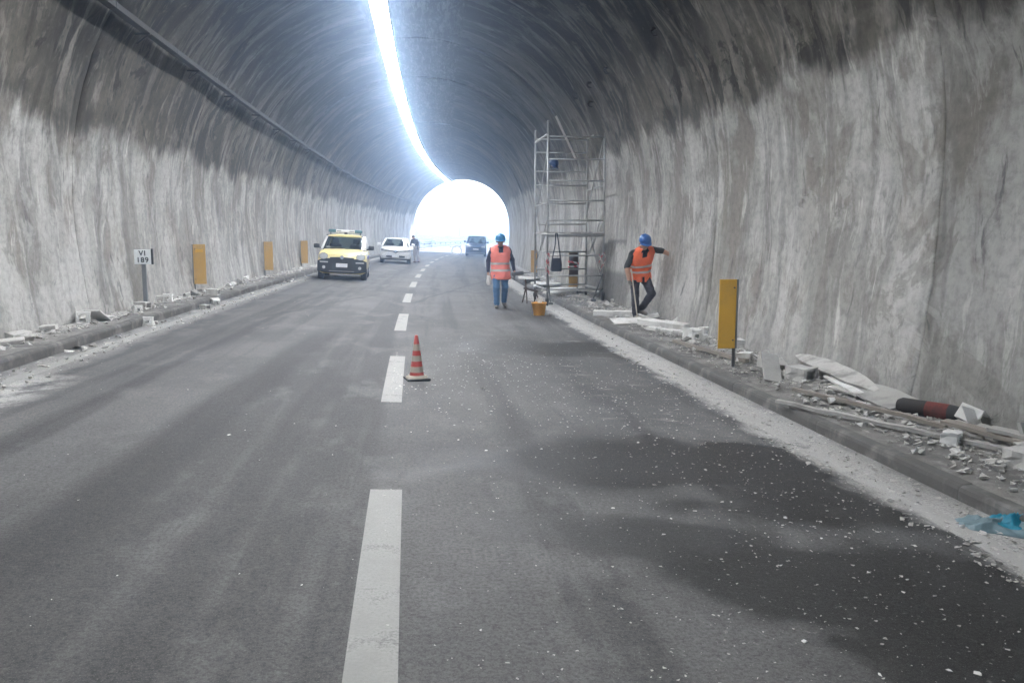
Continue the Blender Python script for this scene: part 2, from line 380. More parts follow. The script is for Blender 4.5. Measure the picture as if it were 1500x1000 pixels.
# unseen backing added so that no light leaks through the ring joints
mb = MB(); rings = []
for i in range(58):
    yy = Y0 + (Y1 - Y0) * i / 57
    rings.append([Vector((xc(yy) + ACX + dx * 1.04, yy, z if z < AZ else AZ + (z - AZ) * 1.04)) for dx, z, ar, sd_ in SEC])
mb.loft(rings, closed=False)
mb.build('light_leak_backing', plain('backing', (0.03, 0.03, 0.03), 0.9), tunnel, fix=False)

# ------------------------------------------------------------------ strips along the road
def strip(name, mat, prof, y0, y1, step, parent=None):
    """prof: list of (off, z)"""
    n = max(2, int(abs(y1 - y0) / step) + 1); V = []; F = []; A = []; B = []
    for i in range(n):
        yy = y0 + (y1 - y0) * i / (n - 1)
        for off, z in prof:
            V.append(P(off, yy, z)); A.append(off); B.append(yy)
    m = len(prof)
    for i in range(n - 1):
        for j in range(m - 1): F.append((i * m + j, i * m + j + 1, (i + 1) * m + j + 1, (i + 1) * m + j))
    me = bpy.data.meshes.new(name); me.from_pydata([tuple(q) for q in V], [], F); me.materials.append(mat)
    fattr(me, 'off', A); fattr(me, 'along', B); return link(name, me, parent)
road = tag(strip('road', M['asphalt'], [(KL + (KR - KL) * i / 16, gz(KL + 0.001 + (KR - KL - 0.002) * i / 16)) for i in range(17)], -40, 190, 1.0), kind='structure')
for k in range(17):
    if k == 0: y0, y1 = 2.0, 5.12
    else: y0, y1 = 7.92 + 6.14 * (k - 1), 7.92 + 6.14 * (k - 1) + 3.12
    dc = -0.05 - 0.09 * min(1.0, max(0.0, (y0 - 2) / 16)) - 0.1
    strip('lane_dash', M['paint'], [(dc + 0.2 * i / 4, -0.05 * (dc + 0.2 * i / 4) + 0.004) for i in range(5)], y0, y1, 0.4, road)
for o0, o1 in ((3.33, 3.52), (-3.90, -3.74)):
    strip('edge_line', M['edgepaint' if o0 > 0 else 'paint'], [(o0 + (o1 - o0) * i / 2, -0.05 * (o0 + (o1 - o0) * i / 2) + 0.004) for i in range(3)], -40, 190, 1.0, road)
pr = tag(strip('pavement_right', M['pavement'], [(KR + 0.10 + (R + 0.1 - KR) * i / 6, gz(KR + 0.10 + (R + 0.1 - KR) * i / 6)) for i in range(7)], -40, 190, 1.0), kind='structure')
pl = tag(strip('pavement_left', M['pavement'], [(KL - 0.10 - (R + 0.1 + KL) * i / 6, gz(KL - 0.10 - (R + 0.1 + KL) * i / 6)) for i in range(7)], -40, 190, 1.0), kind='structure')
# kerb stones, one by one, sharing one mesh a side
for side, k0 in ((1, KR), (-1, KL)):
    ztop = gz(k0 + side * 0.05) ; zb = -0.05 * k0 - 0.12
    mb = MB(); L_ = 1.998
    prof = [(0.0, zb), (0.0, ztop - 0.04), (0.010, ztop - 0.014), (0.032, ztop + 0.0), (0.106, ztop + 0.003), (0.106, zb)]
    rings = []
    for yy in (-L_ / 2, -L_ / 2 + 0.01, -0.4, 0.35, L_ / 2 - 0.01, L_ / 2):
        c = 0.004 if abs(yy) > L_ / 2 - 0.005 else 0.0
        j = [mnoise.noise(Vector((yy * 2, q[0] * 9, side))) * 0.008 for q in prof]
        rings.append([Vector((side * (q[0] + c + jj), yy, q[1] - c - jj)) for q, jj in zip(prof, j)])
    mb.loft(rings)
    me = mb.mesh('kerb_stone', M['kerb'], fix=True)
    for i in range(59):
        yy = -10 + 2.0 * i
        o = link('kerb_stone', me, pr if side > 0 else pl)
        o.location = (xc(yy) + k0, yy, random.uniform(-0.004, 0.004)); o.rotation_euler = (0, 0, -hd(yy) + random.uniform(-0.003, 0.003))

# ------------------------------------------------------------------ outside the far mouth
k = NT('outdoor_ground'); v = k.obj(); f = k.noise(v, 0.2, 8, 0.65)
M['ground'] = k.out(k.mix(f, (0.10, 0.11, 0.06), (0.20, 0.18, 0.13)), 0.95, k.bump(k.noise(v, 3.0, 6), 0.5, 0.05))
mb = MB(); n = 30; G0 = 700
mb.add([(-G0 + 2 * G0 * i / n, -G0 + 2 * G0 * j / n, -0.55) for i in range(n + 1) for j in range(n + 1)],
       [(i * (n + 1) + j, (i + 1) * (n + 1) + j, (i + 1) * (n + 1) + j + 1, i * (n + 1) + j + 1) for i in range(n) for j in range(n)])
tag(mb.build('ground', M['ground'], fix=False), kind='structure')
M['conc'] = plain('outdoor_concrete', (0.22, 0.22, 0.215), 0.85, 0, 0.15, 1.5, 0.3)
M['zinc'] = plain('galvanised_steel', (0.14, 0.15, 0.155), 0.45, 0.7, 0.15, 6)
M['zinc_dark'] = plain('dull_steel', (0.10, 0.105, 0.11), 0.55, 0.5, 0.2, 6)
# sloping wing wall, then a low parapet
mb = MB(); rings = []
for yy, top in ((86.2, 3.9), (88, 3.5), (91, 2.9), (96.5, 1.85), (110, 1.8), (130, 1.8), (150, 1.8)):
    c = xc(yy) - 5.9; rings.append([Vector((c, yy, -0.6)), Vector((c, yy, top)), Vector((c - 0.4, yy, top)), Vector((c - 0.4, yy, -0.6))])
mb.loft(rings)
tag(mb.build('wing_wall', M['conc']), 'sloping concrete wing wall running into a parapet outside the far mouth, left', 'wall')
mb = MB(); rings = []
for yy, top in ((86.2, 3.2), (92, 2.6), (99, 1.7), (120, 1.4)):
    c = xc(yy) + 5.9; rings.append([Vector((c, yy, -0.6)), Vector((c, yy, top)), Vector((c + 0.4, yy, top)), Vector((c + 0.4, yy, -0.6))])
mb.loft(rings)
tag(mb.build('retaining_wall', M['conc']), 'sloping retaining wall outside the far mouth, on the right', 'wall')
gr = thing('guard_rail', 'two-beam steel guard rail curving away outside the far mouth', 'guard rail', (0, 0, 0))
gy = [88 + 4 * i for i in range(22)]
for i, yy in enumerate(gy):
    o = MB().box((0, 0, 0.5), (0.1, 0.14, 1.4)).build('post', M['zinc_dark'], gr); o.location = P(-4.75, yy, -0.05)
for zc in (0.55, 1.0):
    mb = MB(); rings = []
    for yy in gy:
        c = P(-4.66, yy, 0)
        rings.append([Vector((c.x + dx, yy, zc + dz)) for dx, dz in ((0, -0.15), (0.05, -0.08), (0.0, 0), (0.05, 0.08), (0, 0.15), (-0.02, 0.15), (0.02, 0.08), (-0.03, 0), (0.02, -0.08), (-0.02, -0.15))])
    mb.loft(rings); mb.build('beam', M['zinc'], gr)
M['white'] = plain('white_enamel', (0.72, 0.73, 0.73), 0.5, 0, 0.06, 5)
M['teal'] = plain('teal_board', (0.16, 0.36, 0.36), 0.5)
sg = thing('direction_sign', 'small white roadside board with dark marks outside the far mouth', 'sign', P(-5.05, 96, -0.2), 0)
for q in (-0.5, 0.5): MB().tube((q, 0.03, 0), (q, 0.03, 1.5), 0.03).build('post', M['zinc_dark'], sg)
MB().box((0, 0, 1.2), (1.5, 0.03, 0.55), bev=0.008).build('board', M['white'], sg)
MB().box((-0.3, -0.02, 1.2), (0.22, 0.01, 0.2)).build('mark', M['zinc_dark'], sg)
MB().box((0.2, -0.02, 1.2), (0.5, 0.01, 0.18)).build('mark', M['teal'], sg)
for (off, yy, hh, lab) in ((-1.5, 175, 5.2, 'tall slim lamp post far beyond the tunnel mouth'), (3.2, 190, 4.6, 'shorter slim post in the glare beyond the tunnel mouth')):
    t = thing('lamp_post', lab, 'lamp post', (xc(150) - 6.5 + off * 2, yy, -0.55))
    MB().tube((0, 0, 0), (0, 0, hh), 0.12, 0.07).build('pole', M['zinc_dark'], t)
    MB().box((0.5, 0, hh), (1.2, 0.3, 0.16), bev=0.03).build('lamp_head', M['zinc_dark'], t)

# ------------------------------------------------------------------ lamps along the crown, cable tray, hooks
k = NT('lamp_diffuser'); k.b.inputs['Emission Color'].default_value = (0.985, 0.99, 1.0, 1); k.b.inputs['Emission Strength'].default_value = LAMP
k.out((0.8, 0.8, 0.8), 0.4); M['diffuser'] = k.m
M['housing'] = plain('lamp_housing', (0.35, 0.36, 0.37), 0.5, 0.3)
PITCHL = 1.5
hm = MB().box((0, 0, 0.07), (0.41, PITCHL - 0.03, 0.1), bev=0.015).box((-0.205, 0, -0.06), (0.02, PITCHL - 0.03, 0.24)).box((0.205, 0, -0.06), (0.02, PITCHL - 0.03, 0.24)).box((0, -0.5, 0.19), (0.05, 0.05, 0.18)).box((0, 0.5, 0.19), (0.05, 0.05, 0.18)).mesh('housing', M['housing'])  # deep side skirts added to cut lamp light off the vault
dm = MB().loft([[Vector((x, yy, z)) for x, z in ((-0.18, 0.02), (-0.165, -0.05), (-0.1, -0.085), (0.1, -0.085), (0.165, -0.05), (0.18, 0.02))] for yy in (-PITCHL / 2 + 0.02, PITCHL / 2 - 0.02)]).mesh('diffuser', M['diffuser'])
nl = int((85.5 - 2.5) / PITCHL)
for i in range(nl):
    yy = 2.5 + PITCHL * (i + 0.5)
    c = thing('ceiling_lamp', 'glowing strip lamp in the unbroken white row along the tunnel crown', 'lamp', (xc(yy) - 0.60 - 0.25 * yy / 85, yy, 7.08), -hd(yy), 'strip lamps along the crown')
    link('housing', hm, c); link('diffuser', dm, c)
M['tray'] = plain('dirty_tray', (0.055, 0.056, 0.055), 0.8, 0.1, 0.3, 3)
tr = thing('cable_tray', 'dark cable tray running along the upper left wall', 'cable tray', (0, 0, 0))
def traypt(yy, d=0.0, up=0.0):
    a = PI - (5.12 - AZ) / R
    return Vector((xc(yy) + ACX + (R - 0.15 - d) * math.cos(a), yy, AZ + (R - 0.15 - d) * math.sin(a) + up))
yy = -26.0
while yy < 85:
    mb = MB(); rings = []
    for q in (yy + 0.01, yy + 1.0, yy + 2.0, yy + 2.99):
        c = traypt(q); rings.append([c + Vector((dx, 0, dz)) for dx, dz in ((-0.06, -0.03), (0.07, -0.03), (0.07, 0.06), (0.062, 0.06), (0.062, -0.02), (-0.052, -0.02), (-0.052, 0.06), (-0.06, 0.06))])
    mb.loft(rings); mb.build('tray_section', M['tray'], tr)
    c = traypt(yy + 1.5)
    mb = MB().box(c + Vector((-0.05, 0, -0.045)), (0.24, 0.04, 0.03)).tube(c + Vector((0.05, 0, -0.05)), c + Vector((-0.15, 0, -0.20)), 0.012, n=6); mb.build('bracket', M['tray'], tr)
    yy += 3.0
mb = MB()
for dx in (-0.03, 0.0, 0.035):
    mb.path([traypt(-26 + 2.0 * i) + Vector((dx + 0.012 * math.sin(i * 1.7 + dx * 50), 0, 0.012 + 0.01 * math.sin(i * 2.3 + dx * 90))) for i in range(56)], 0.017, 5)
mb.build('cable', plain('cable_black', (0.03, 0.03, 0.032), 0.6), tr)
M['rust'] = plain('rusty_black', (0.035, 0.03, 0.028), 0.8, 0.3)
for i, (yy, arc) in enumerate(((14.41, 5.38), (18.02, 5.43), (19.84, 5.46), (21.63, 5.51), (20.7, 5.08))):
    a = (arc - AZ) / R; nrm = Vector((-math.cos(a), 0, -math.sin(a))); c = Vector((xc(yy) + ACX + R * math.cos(a), yy, AZ + R * math.sin(a)))
    lab = ['lone black hook high on the right vault, nearest', 'black hook on the right vault, upper end of the slanting row', 'second black hook down the slanting row on the right vault', 'black hook farthest along the slanting row above scaffold', 'low black hook set below the slanting row above scaffold'][i]
    mb = MB().path([c - nrm * 0.06, c + nrm * 0.10, c + nrm * 0.11 + Vector((0.04, -0.04, -0.06)), c + nrm * 0.06 + Vector((0.07, -0.06, -0.10))], 0.018, 6).box(c + nrm * 0.02, (0.12, 0.12, 0.03))
    tag(mb.build('wall_hook', M['rust']), lab, 'hook', 'anchor hooks on the vault')

# ------------------------------------------------------------------ cars
M['glass'] = None
k = NT('car_glass'); k.b.inputs['Transmission Weight'].default_value = 0.0
t = k.t; tb = t.nodes.new('ShaderNodeBsdfTransparent'); tb.inputs[0].default_value = (0.62, 0.67, 0.66, 1); gb = t.nodes.new('ShaderNodeBsdfGlossy'); gb.inputs['Roughness'].default_value = 0.03
fr = t.nodes.new('ShaderNodeFresnel'); fr.inputs[0].default_value = 1.5; mx = t.nodes.new('ShaderNodeMixShader')
t.links.new(fr.outputs[0], mx.inputs[0]); t.links.new(tb.outputs[0], mx.inputs[1]); t.links.new(gb.outputs[0], mx.inputs[2]); t.links.new(mx.outputs[0], t.nodes['Material Output'].inputs[0])
M['glass'] = k.m
def carpaint(name, c, coat=0.6):
    k = NT(name); v = k.obj(); f = k.noise(v, 2.5, 6); d = k.noise(v, 14.0, 5, 0.7)
    col = k.mix(k.mul(k.step(d, 0.5, 0.75), 0.15), c, (0.3, 0.29, 0.27)); m = k.out(col, k.step(f, 0.3, 0.7, 0.28, 0.42))
    k.b.inputs['Coat Weight'].default_value = coat; k.b.inputs['Coat Roughness'].default_value = 0.08; return m
M['c_white'] = carpaint('paint_white', (0.78, 0.78, 0.77)); M['c_yellow'] = carpaint('paint_yellow', (0.88, 0.75, 0.34)); M['c_blue'] = carpaint('paint_blue', (0.035, 0.065, 0.16))
M['plastic'] = plain('black_plastic', (0.018, 0.019, 0.021), 0.55, 0, 0.2, 12); M['tyre'] = plain('tyre_rubber', (0.022, 0.022, 0.022), 0.85)
M['rim'] = plain('alloy_rim', (0.42, 0.43, 0.44), 0.35, 0.8); M['seat'] = plain('seat_cloth', (0.03, 0.03, 0.034), 0.9)
M['chrome'] = plain('chrome', (0.75, 0.76, 0.77), 0.15, 1.0, 0.03); M['plate'] = plain('number_plate', (0.75, 0.76, 0.78), 0.4, 0, 0.03)
M['lens'] = plain('lamp_lens', (0.72, 0.75, 0.78), 0.12, 0.3, 0.1, 20); M['lens_b'] = plain('beacon_lens', (0.06, 0.15, 0.18), 0.2, 0, 0.2); M['stripe_b'] = plain('livery_blue', (0.06, 0.09, 0.42), 0.4)
M['paper'] = plain('paper_sheet', (0.75, 0.75, 0.72), 0.8); M['grey_pl'] = plain('grey_trim', (0.25, 0.26, 0.27), 0.5)

def interp(tab, x):
    for (a, b), (c, d) in zip(tab[:-1], tab[1:]):
        if x <= c: 
            t = 0 if c == a else max(0, (x - a) / (c - a)); return b + (d - b) * t
    return tab[-1][1]
def wheel(parent, x, y, r, w, side):
    wo = link('wheel', None, parent); wo.location = (x, y, r)
    Mx = Matrix.Rotation(PI / 2, 4, 'Y')
    MB().lathe([(r * 0.64, -w / 2), (r * 0.93, -w / 2), (r, -w * 0.36), (r, w * 0.36), (r * 0.93, w / 2), (r * 0.64, w / 2), (r * 0.6, 0)], 28, Mx).build('tyre', M['tyre'], wo, True)
    mb = MB().lathe([(r * 0.66, w * 0.42), (r * 0.60, w * 0.36), (r * 0.58, w * 0.1), (0.02, w * 0.08)], 28, Mx)
    for i in range(5):
        a = 2 * PI * i / 5; d = Vector((0, math.cos(a), math.sin(a)))
        mb.tube(Vector((w * 0.38, 0, 0)), Vector((w * 0.34, 0, 0)) + d * r * 0.62, 0.045, 0.035, 6)
    ob = mb.build('rim', M['rim'], wo, True); ob.rotation_euler = (0, 0, 0 if side > 0 else PI)
def make_car(name, label, loc, rz, c):
    """the car faces -Y; origin on the road under its middle"""
    t = thing(name, label, 'car', loc, rz)
    L, Wd, H = c['L'], c['W'], c['H']; hw = Wd / 2; y0 = -L / 2; belt = c['belt']; ride = 0.2
    def nose(x): u = min(1, abs(x) / hw); return y0 + c['bulge'] * (u ** 2.6)
    # lower shell
    st = c['stations']; rings = []
    for i, (u, ztop, ws, zb) in enumerate(st):
        w = hw * ws; ring = []
        prof = [(0.0, zb), (0.80, zb), (0.95, zb + 0.06), (1.0, zb + 0.22), (1.0, (zb + ztop) / 2 + 0.08), (0.975, ztop - 0.12), (0.93, ztop - 0.04), (0.80, ztop - 0.004), (0.45, ztop + 0.018), (0.0, ztop + 0.025)]
        full = prof + [(-a, b) for a, b in prof[-2:0:-1]]
        for a, z in full:
            x = a * w; yv = y0 + u
            if u < 0.7: yv += c['bulge'] * (min(1, abs(x) / hw) ** 2.6) * (1 - u / 0.7)
            if u > L - 0.5: yv -= 0.14 * (min(1, abs(x) / hw) ** 2.6) * (u - L + 0.5) / 0.5
            ring.append(Vector((x, yv, z)))
        rings.append(ring)
    me = MB().loft(rings).mesh('shell', c['paint'], True)
    wy = (y0 + c['axle'][0], y0 + c['axle'][1]); wr = c['wr']
    cut = MB()
    for yy in wy:
        for s_ in (-1, 1): cut.tube((s_ * (hw - 0.26), yy, wr), (s_ * (hw + 0.2), yy, wr), wr + 0.05, None, 28)
    cm = bpy.data.objects.new('cutter', cut.mesh('cutter', M['plastic'])); COL.objects.link(cm)
    me = baked(me, [('BOOLEAN', dict(object=cm, operation='DIFFERENCE', solver='EXACT'))]); bpy.data.objects.remove(cm)
    sharp(link('body', me, t), 0.7)
    # greenhouse: roof, pillars, panes
    yb0, yb1, yt0, yt1 = y0 + c['ws'][0], y0 + c['rear'][0], y0 + c['ws'][1], y0 + c['rear'][1]
    wb, wt = hw * 0.90, hw * c['tumble']; zt = H - 0.09
    def lerp(a, b, f): return a + (b - a) * f
    rr = []
    for f in (0, 0.06, 0.3, 0.6, 0.9, 1.0):
        yv = lerp(yt0 - 0.04, yt1 + 0.05, f); dz = -0.035 if f in (0, 1.0) else 0.0; ring = []
        for a, z in ((-1.0, -0.02), (-0.97, 0.03), (-0.8, 0.07), (-0.4, 0.088), (0, 0.09), (0.4, 0.088), (0.8, 0.07), (0.97, 0.03), (1.0, -0.02), (0.8, -0.03), (0, -0.03), (-0.8, -0.03)):
            ring.append(Vector((a * (wt + 0.02), yv + 0.05 * (a * a) * (1 - 2 * f), zt + z * (1.0 if dz == 0 else 0.55) + 0.0)))
        rr.append(ring)
    sharp(MB().loft(rr).build('roof', c.get('roof', c['paint']), t), 0.8)
    def pil(p, q, r): MB().tube(p, q, r, r * 0.9, 8).build('pillar', c.get('pillar', c['paint']), t, True)
    ym = lerp(yb0, yb1, 0.46); ymt = lerp(yt0, yt1, 0.40)
    for s_ in (-1, 1):
        pil((s_ * wb, yb0, belt), (s_ * wt, yt0, zt), 0.045); pil((s_ * wb, yb1, belt), (s_ * wt, yt1, zt), 0.07); pil((s_ * (wb + 0.01), ym, belt), (s_ * (wt + 0.005), ymt, zt), 0.04)
        for a0, a1, b0, b1 in ((yb0 + 0.08, ym - 0.03, yt0 + 0.06, ymt - 0.03), (ym + 0.04, yb1 - 0.08, ymt + 0.04, yt1 - 0.06)):
            x0, x1 = s_ * (wb - 0.005), s_ * (wt - 0.005)
            vs = [(x0, a0, belt), (x0, a1, belt), (x1, b1, zt), (x1, b0, zt)]
            vs += [(x - s_ * 0.012, yv, z) for x, yv, z in vs]
            MB().add(vs, [(0, 1, 2, 3), (7, 6, 5, 4), (0, 4, 5, 1), (1, 5, 6, 2), (2, 6, 7, 3), (3, 7, 4, 0)]).build('side_window', M['glass'], t)
    for nm, yb, yt, sg_, k_ in (('windscreen', yb0, yt0, -1, 1.0), ('rear_window', yb1, yt1, 1, 1.0)):
        vs = []; fs = []; nx, nz = 9, 3
        for th in (0, 0.012):
            for j in range(nz):
                f = j / (nz - 1)
                for i in range(nx):
                    a = -1 + 2 * i / (nx - 1); vs.append((a * lerp(wb - 0.02, wt - 0.02, f), lerp(yb, yt, f) + sg_ * 0.10 * (1 - a * a) * k_ - sg_ * th, lerp(belt - 0.01, zt, f)))
        for th in (0, 1):
            for j in range(nz - 1):
                for i in range(nx - 1):
                    o = th * nx * nz + j * nx + i; fs.append((o, o + 1, o + nx + 1, o + nx))
        ws_ = MB().add(vs, fs).build(nm, M['glass'], t, True)
        if nm == 'windscreen':
            yy = lambda x: yb - 0.10 * (1 - (x / wb) ** 2) - 0.025
            for xa, xb in ((-0.45, 0.02), (0.08, 0.6)):
                MB().tube((xa * hw * 1.2, yy(xa) - 0.01, belt + 0.03), (xb * hw, yy(xb) + 0.02, belt + 0.06), 0.012, n=6).build('wiper', M['plastic'], ws_)
            MB().box((0, 0, 0), (Wd * 0.76, 0.03, 0.05)).build('frit', M['plastic'], ws_).location = (0, yb - 0.02, belt - 0.005)
            if c.get('dash_paper'): MB().box((-0.32 * hw * 1.2, yb + 0.10, belt + 0.06), (0.55, 0.02, 0.09), Matrix.Rotation(0.7, 3, 'X')).build('paper', M['paper'], ws_)
    # cabin
    MB().box((0, lerp(yb0, yb1, 0.05), belt - 0.04), (wb * 1.9, 0.4, 0.12), bev=0.03).build('dashboard', M['seat'], t)
    for x in (-0.36, 0.36):
        MB().box((x, ym + 0.02, belt - 0.02), (0.44, 0.14, 0.42), Matrix.Rotation(-0.2, 3, 'X'), bev=0.05).box((x, ym + 0.08, belt + 0.29), (0.24, 0.1, 0.17), bev=0.04).build('seat', M['seat'], t)
    sw = MB(); 
    for i in range(16):
        a, b = 2 * PI * i / 16, 2 * PI * (i + 1) / 16; q = lambda a: Vector((0.36 + 0.18 * math.cos(a), yb0 + 0.42 - 0.06 * math.sin(a), belt + 0.05 + 0.17 * math.sin(a))); sw.tube(q(a), q(b), 0.014, n=5)
    sw.build('steering_wheel', M['plastic'], t)
    for s_ in (-1, 1):
        MB().tube((s_ * (hw - 0.06), yb0 + 0.28, belt + 0.02), (s_ * (hw + 0.05), yb0 + 0.22, belt + 0.06), 0.025, n=6).box((s_ * (hw + 0.11), yb0 + 0.2, belt + 0.10), (0.20, 0.10, 0.15), bev=0.035).build('mirror', c.get('mirror', M['plastic']), t, True)
        for yy in wy: wheel(t, s_ * (hw - 0.10), yy, wr, 0.19, s_)
        MB().box((s_ * (hw - 0.02), (wy[0] + wy[1]) / 2, ride + 0.06), (0.06, wy[1] - wy[0] - 2 * wr - 0.12, 0.1), bev=0.02).build('sill', M['plastic'], t)
        MB().box((s_ * (hw + 0.0), ym - 0.10, belt - 0.12), (0.03, 0.18, 0.03), bev=0.01).build('door_handle', c.get('handle', c['paint']), t)
    yn = lambda d: (lambda x: nose(x) - d)
    c['front'](t, yn, hw); return t
def arcpoly(cx, cz, rx, rz, n=14, a0=0, a1=2 * PI): return [(cx + rx * math.cos(a0 + (a1 - a0) * i / n), cz + rz * math.sin(a0 + (a1 - a0) * i / n)) for i in range(n)]
def band(x0, x1, zl, zh, n=10):
    """polygon strip from x0 to x1 between the curves zl and zh"""
    xs = [x0 + (x1 - x0) * i / n for i in range(n + 1)]
    return [(x, zl(x)) for x in xs] + [(x, zh(x)) for x in reversed(xs)]

def panda_front(t, yn, hw):
    MB().prism(band(-hw * 0.99, hw * 0.99, lambda x: 0.24 + 0.06 * (abs(x) / hw) ** 4, lambda x: 0.735 - 0.10 * (abs(x) / hw) ** 6), yn(0.035), 0.14).build('bumper', M['plastic'], t)
    for s_ in (-1, 1):
        MB().prism(arcpoly(s_ * 0.62, 0.80, 0.135, 0.10, 18), yn(0.045), 0.12).build('headlight', M['lens'], t)
        MB().prism(arcpoly(s_ * 0.62, 0.80, 0.150, 0.115, 18), yn(0.03), 0.10).build('headlight_ring', M['grey_pl'], t)
        MB().prism(band(s_ * 0.60 - 0.14, s_ * 0.60 + 0.14, lambda x: 0.585, lambda x: 0.63, 4), yn(0.05), 0.05).build('indicator', M['lens'], t)
        MB().prism(arcpoly(s_ * 0.60, 0.43, 0.055, 0.055, 12), yn(0.055), 0.05).build('fog_lamp', M['lens'], t)
        MB().box((s_ * 0.829, -0.30, 0.78), (0.012, 1.3, 0.12)).build('livery_stripe', M['stripe_b'], t)
    MB().prism(band(-0.40, 0.40, lambda x: 0.70, lambda x: 0.785 - 0.1 * x * x, 8), yn(0.03), 0.06).build('grille', M['plastic'], t)
    MB().prism(arcpoly(0, 0.775, 0.062, 0.062, 16), yn(0.055), 0.03).build('emblem', M['chrome'], t)
    MB().prism(band(-0.19, 0.19, lambda x: 0.445, lambda x: 0.575, 4), yn(0.055), 0.03).build('number_plate', M['plate'], t)
    MB().prism(band(-0.42, 0.42, lambda x: 0.30, lambda x: 0.325, 8), yn(0.05), 0.03).build('lower_trim', M['grey_pl'], t)
    lb = MB().box((0, -0.10, 1.665), (1.16, 0.30, 0.10), bev=0.03).build('light_bar', M['white'], t)
    for s_ in (-1, 1):
        MB().box((s_ * 0.45, -0.10, 1.668), (0.27, 0.315, 0.108), bev=0.03).build('beacon', M['lens_b'], lb)
        MB().box((s_ * 0.22, -0.262, 1.665), (0.16, 0.02, 0.05), bev=0.008).build('lens', M['grey_pl'], lb)
        MB().tube((s_ * 0.52, -0.1, 1.52), (s_ * 0.52, -0.1, 1.63), 0.02).build('foot', M['plastic'], lb)
        MB().tube((s_ * 0.60, -0.62, 1.50), (s_ * 0.60, 1.25, 1.52), 0.02).build('roof_rail', M['plastic'], t)
    MB().box((0.02, -0.27, 1.585), (0.11, 0.07, 0.08), bev=0.02).build('siren_horn', M['plastic'], lb)
    hb = MB(); rows = []
    for u, z in ((0.045, 0.84), (0.10, 0.905), (0.3, 0.965), (0.6, 1.0), (0.86, 1.03)):
        rows.append([Vector((a * hw * 0.80, -3.65 / 2 + u + 0.10 * (abs(a) ** 2.6) * (1 - u / 0.9), z + 0.02 * (1 - a * a) + 0.008)) for a in (-1, -0.7, -0.35, 0, 0.35, 0.7, 1)])
    hb.loft(rows, closed=False); hb.build('bonnet', M['c_yellow'], t, True)
panda = dict(L=3.65, W=1.66, H=1.56, belt=1.02, bulge=0.18, wr=0.29, axle=(0.72, 3.02), ws=(0.86, 1.42), rear=(3.55, 3.3), tumble=0.74, paint=M['c_yellow'], pillar=M['c_white'], roof=M['c_yellow'], dash_paper=True,
    stations=[(0.0, 0.66, 0.90, 0.30), (0.03, 0.80, 0.95, 0.24), (0.10, 0.90, 0.98, 0.22), (0.35, 0.965, 1.0, 0.2), (0.86, 1.02, 1.0, 0.2), (1.4, 1.03, 1.0, 0.2), (2.6, 1.04, 1.0, 0.2), (3.3, 1.04, 0.99, 0.2), (3.6, 1.0, 0.95, 0.25), (3.65, 0.9, 0.9, 0.32)], front=panda_front)
def ground_car(off, y, c, rz=0.0): return P(off, y + c['L'] / 2), -hd(y) + rz
l_, r_ = ground_car(-2.68, 28.4, panda, 0.05)
make_car('patrol_car', 'yellow and white road patrol car with roof light bar, parked facing us', l_, r_, panda).rotation_euler.y = 0.05

def clio_front(t, yn, hw):
    MB().prism(band(-0.52, 0.52, lambda x: 0.33 + 0.03 * abs(x), lambda x: 0.45 - 0.03 * abs(x)), yn(0.03), 0.08).build('lower_grille', M['plastic'], t)
    MB().prism(band(-0.62, 0.62, lambda x: 0.655 + 0.09 * abs(x), lambda x: 0.70 + 0.10 * abs(x)), yn(0.03), 0.06).build('grille', M['plastic'], t)
    for s_ in (-1, 1):
        MB().prism(band(s_ * 0.48, s_ * 0.82, lambda x: 0.68 + 0.08 * (abs(x) - 0.48), lambda x: 0.76 + 0.20 * (abs(x) - 0.48), 6), yn(0.035), 0.16).build('headlight', M['grey_pl'], t)
        MB().prism(arcpoly(s_ * 0.64, 0.745, 0.06, 0.035, 12), yn(0.045), 0.05).build('headlamp_bulb', M['lens'], t)
    MB().prism([(0, 0.60), (0.085, 0.70), (0, 0.80), (-0.085, 0.70)], yn(0.05), 0.04).build('emblem', M['chrome'], t)
    MB().prism(band(-0.12, 0.12, lambda x: 0.585 + 0.5 * abs(x), lambda x: 0.66 + 0.35 * abs(x), 4), yn(0.036), 0.04).build('emblem_shield', M['plastic'], t)
    MB().prism(band(-0.20, 0.20, lambda x: 0.34, lambda x: 0.45, 4), yn(0.05), 0.03).build('number_plate', M['plate'], t)
    MB().prism(band(-hw * 0.93, hw * 0.93, lambda x: 0.20, lambda x: 0.275, 8), yn(0.01), 0.08).build('chin_spoiler', M['plastic'], t)
clio = dict(L=4.06, W=1.74, H=1.45, belt=0.95, bulge=0.26, wr=0.31, axle=(0.84, 3.43), ws=(1.05, 1.75), rear=(3.95, 3.45), tumble=0.70, paint=M['c_white'], mirror=M['c_white'],
    stations=[(0.0, 0.60, 0.88, 0.28), (0.04, 0.74, 0.94, 0.23), (0.14, 0.80, 0.98, 0.2), (0.5, 0.88, 1.0, 0.2), (1.05, 0.955, 1.0, 0.2), (2.0, 0.96, 1.0, 0.2), (3.0, 0.98, 1.0, 0.2), (3.7, 0.98, 0.98, 0.22), (4.0, 0.92, 0.94, 0.28), (4.06, 0.8, 0.88, 0.34)], front=clio_front)
l_, r_ = ground_car(-2.12, 47.0, clio, 0.07)
make_car('hatchback_car', 'white hatchback car parked behind the yellow patrol car', l_, r_, clio).rotation_euler.y = 0.05
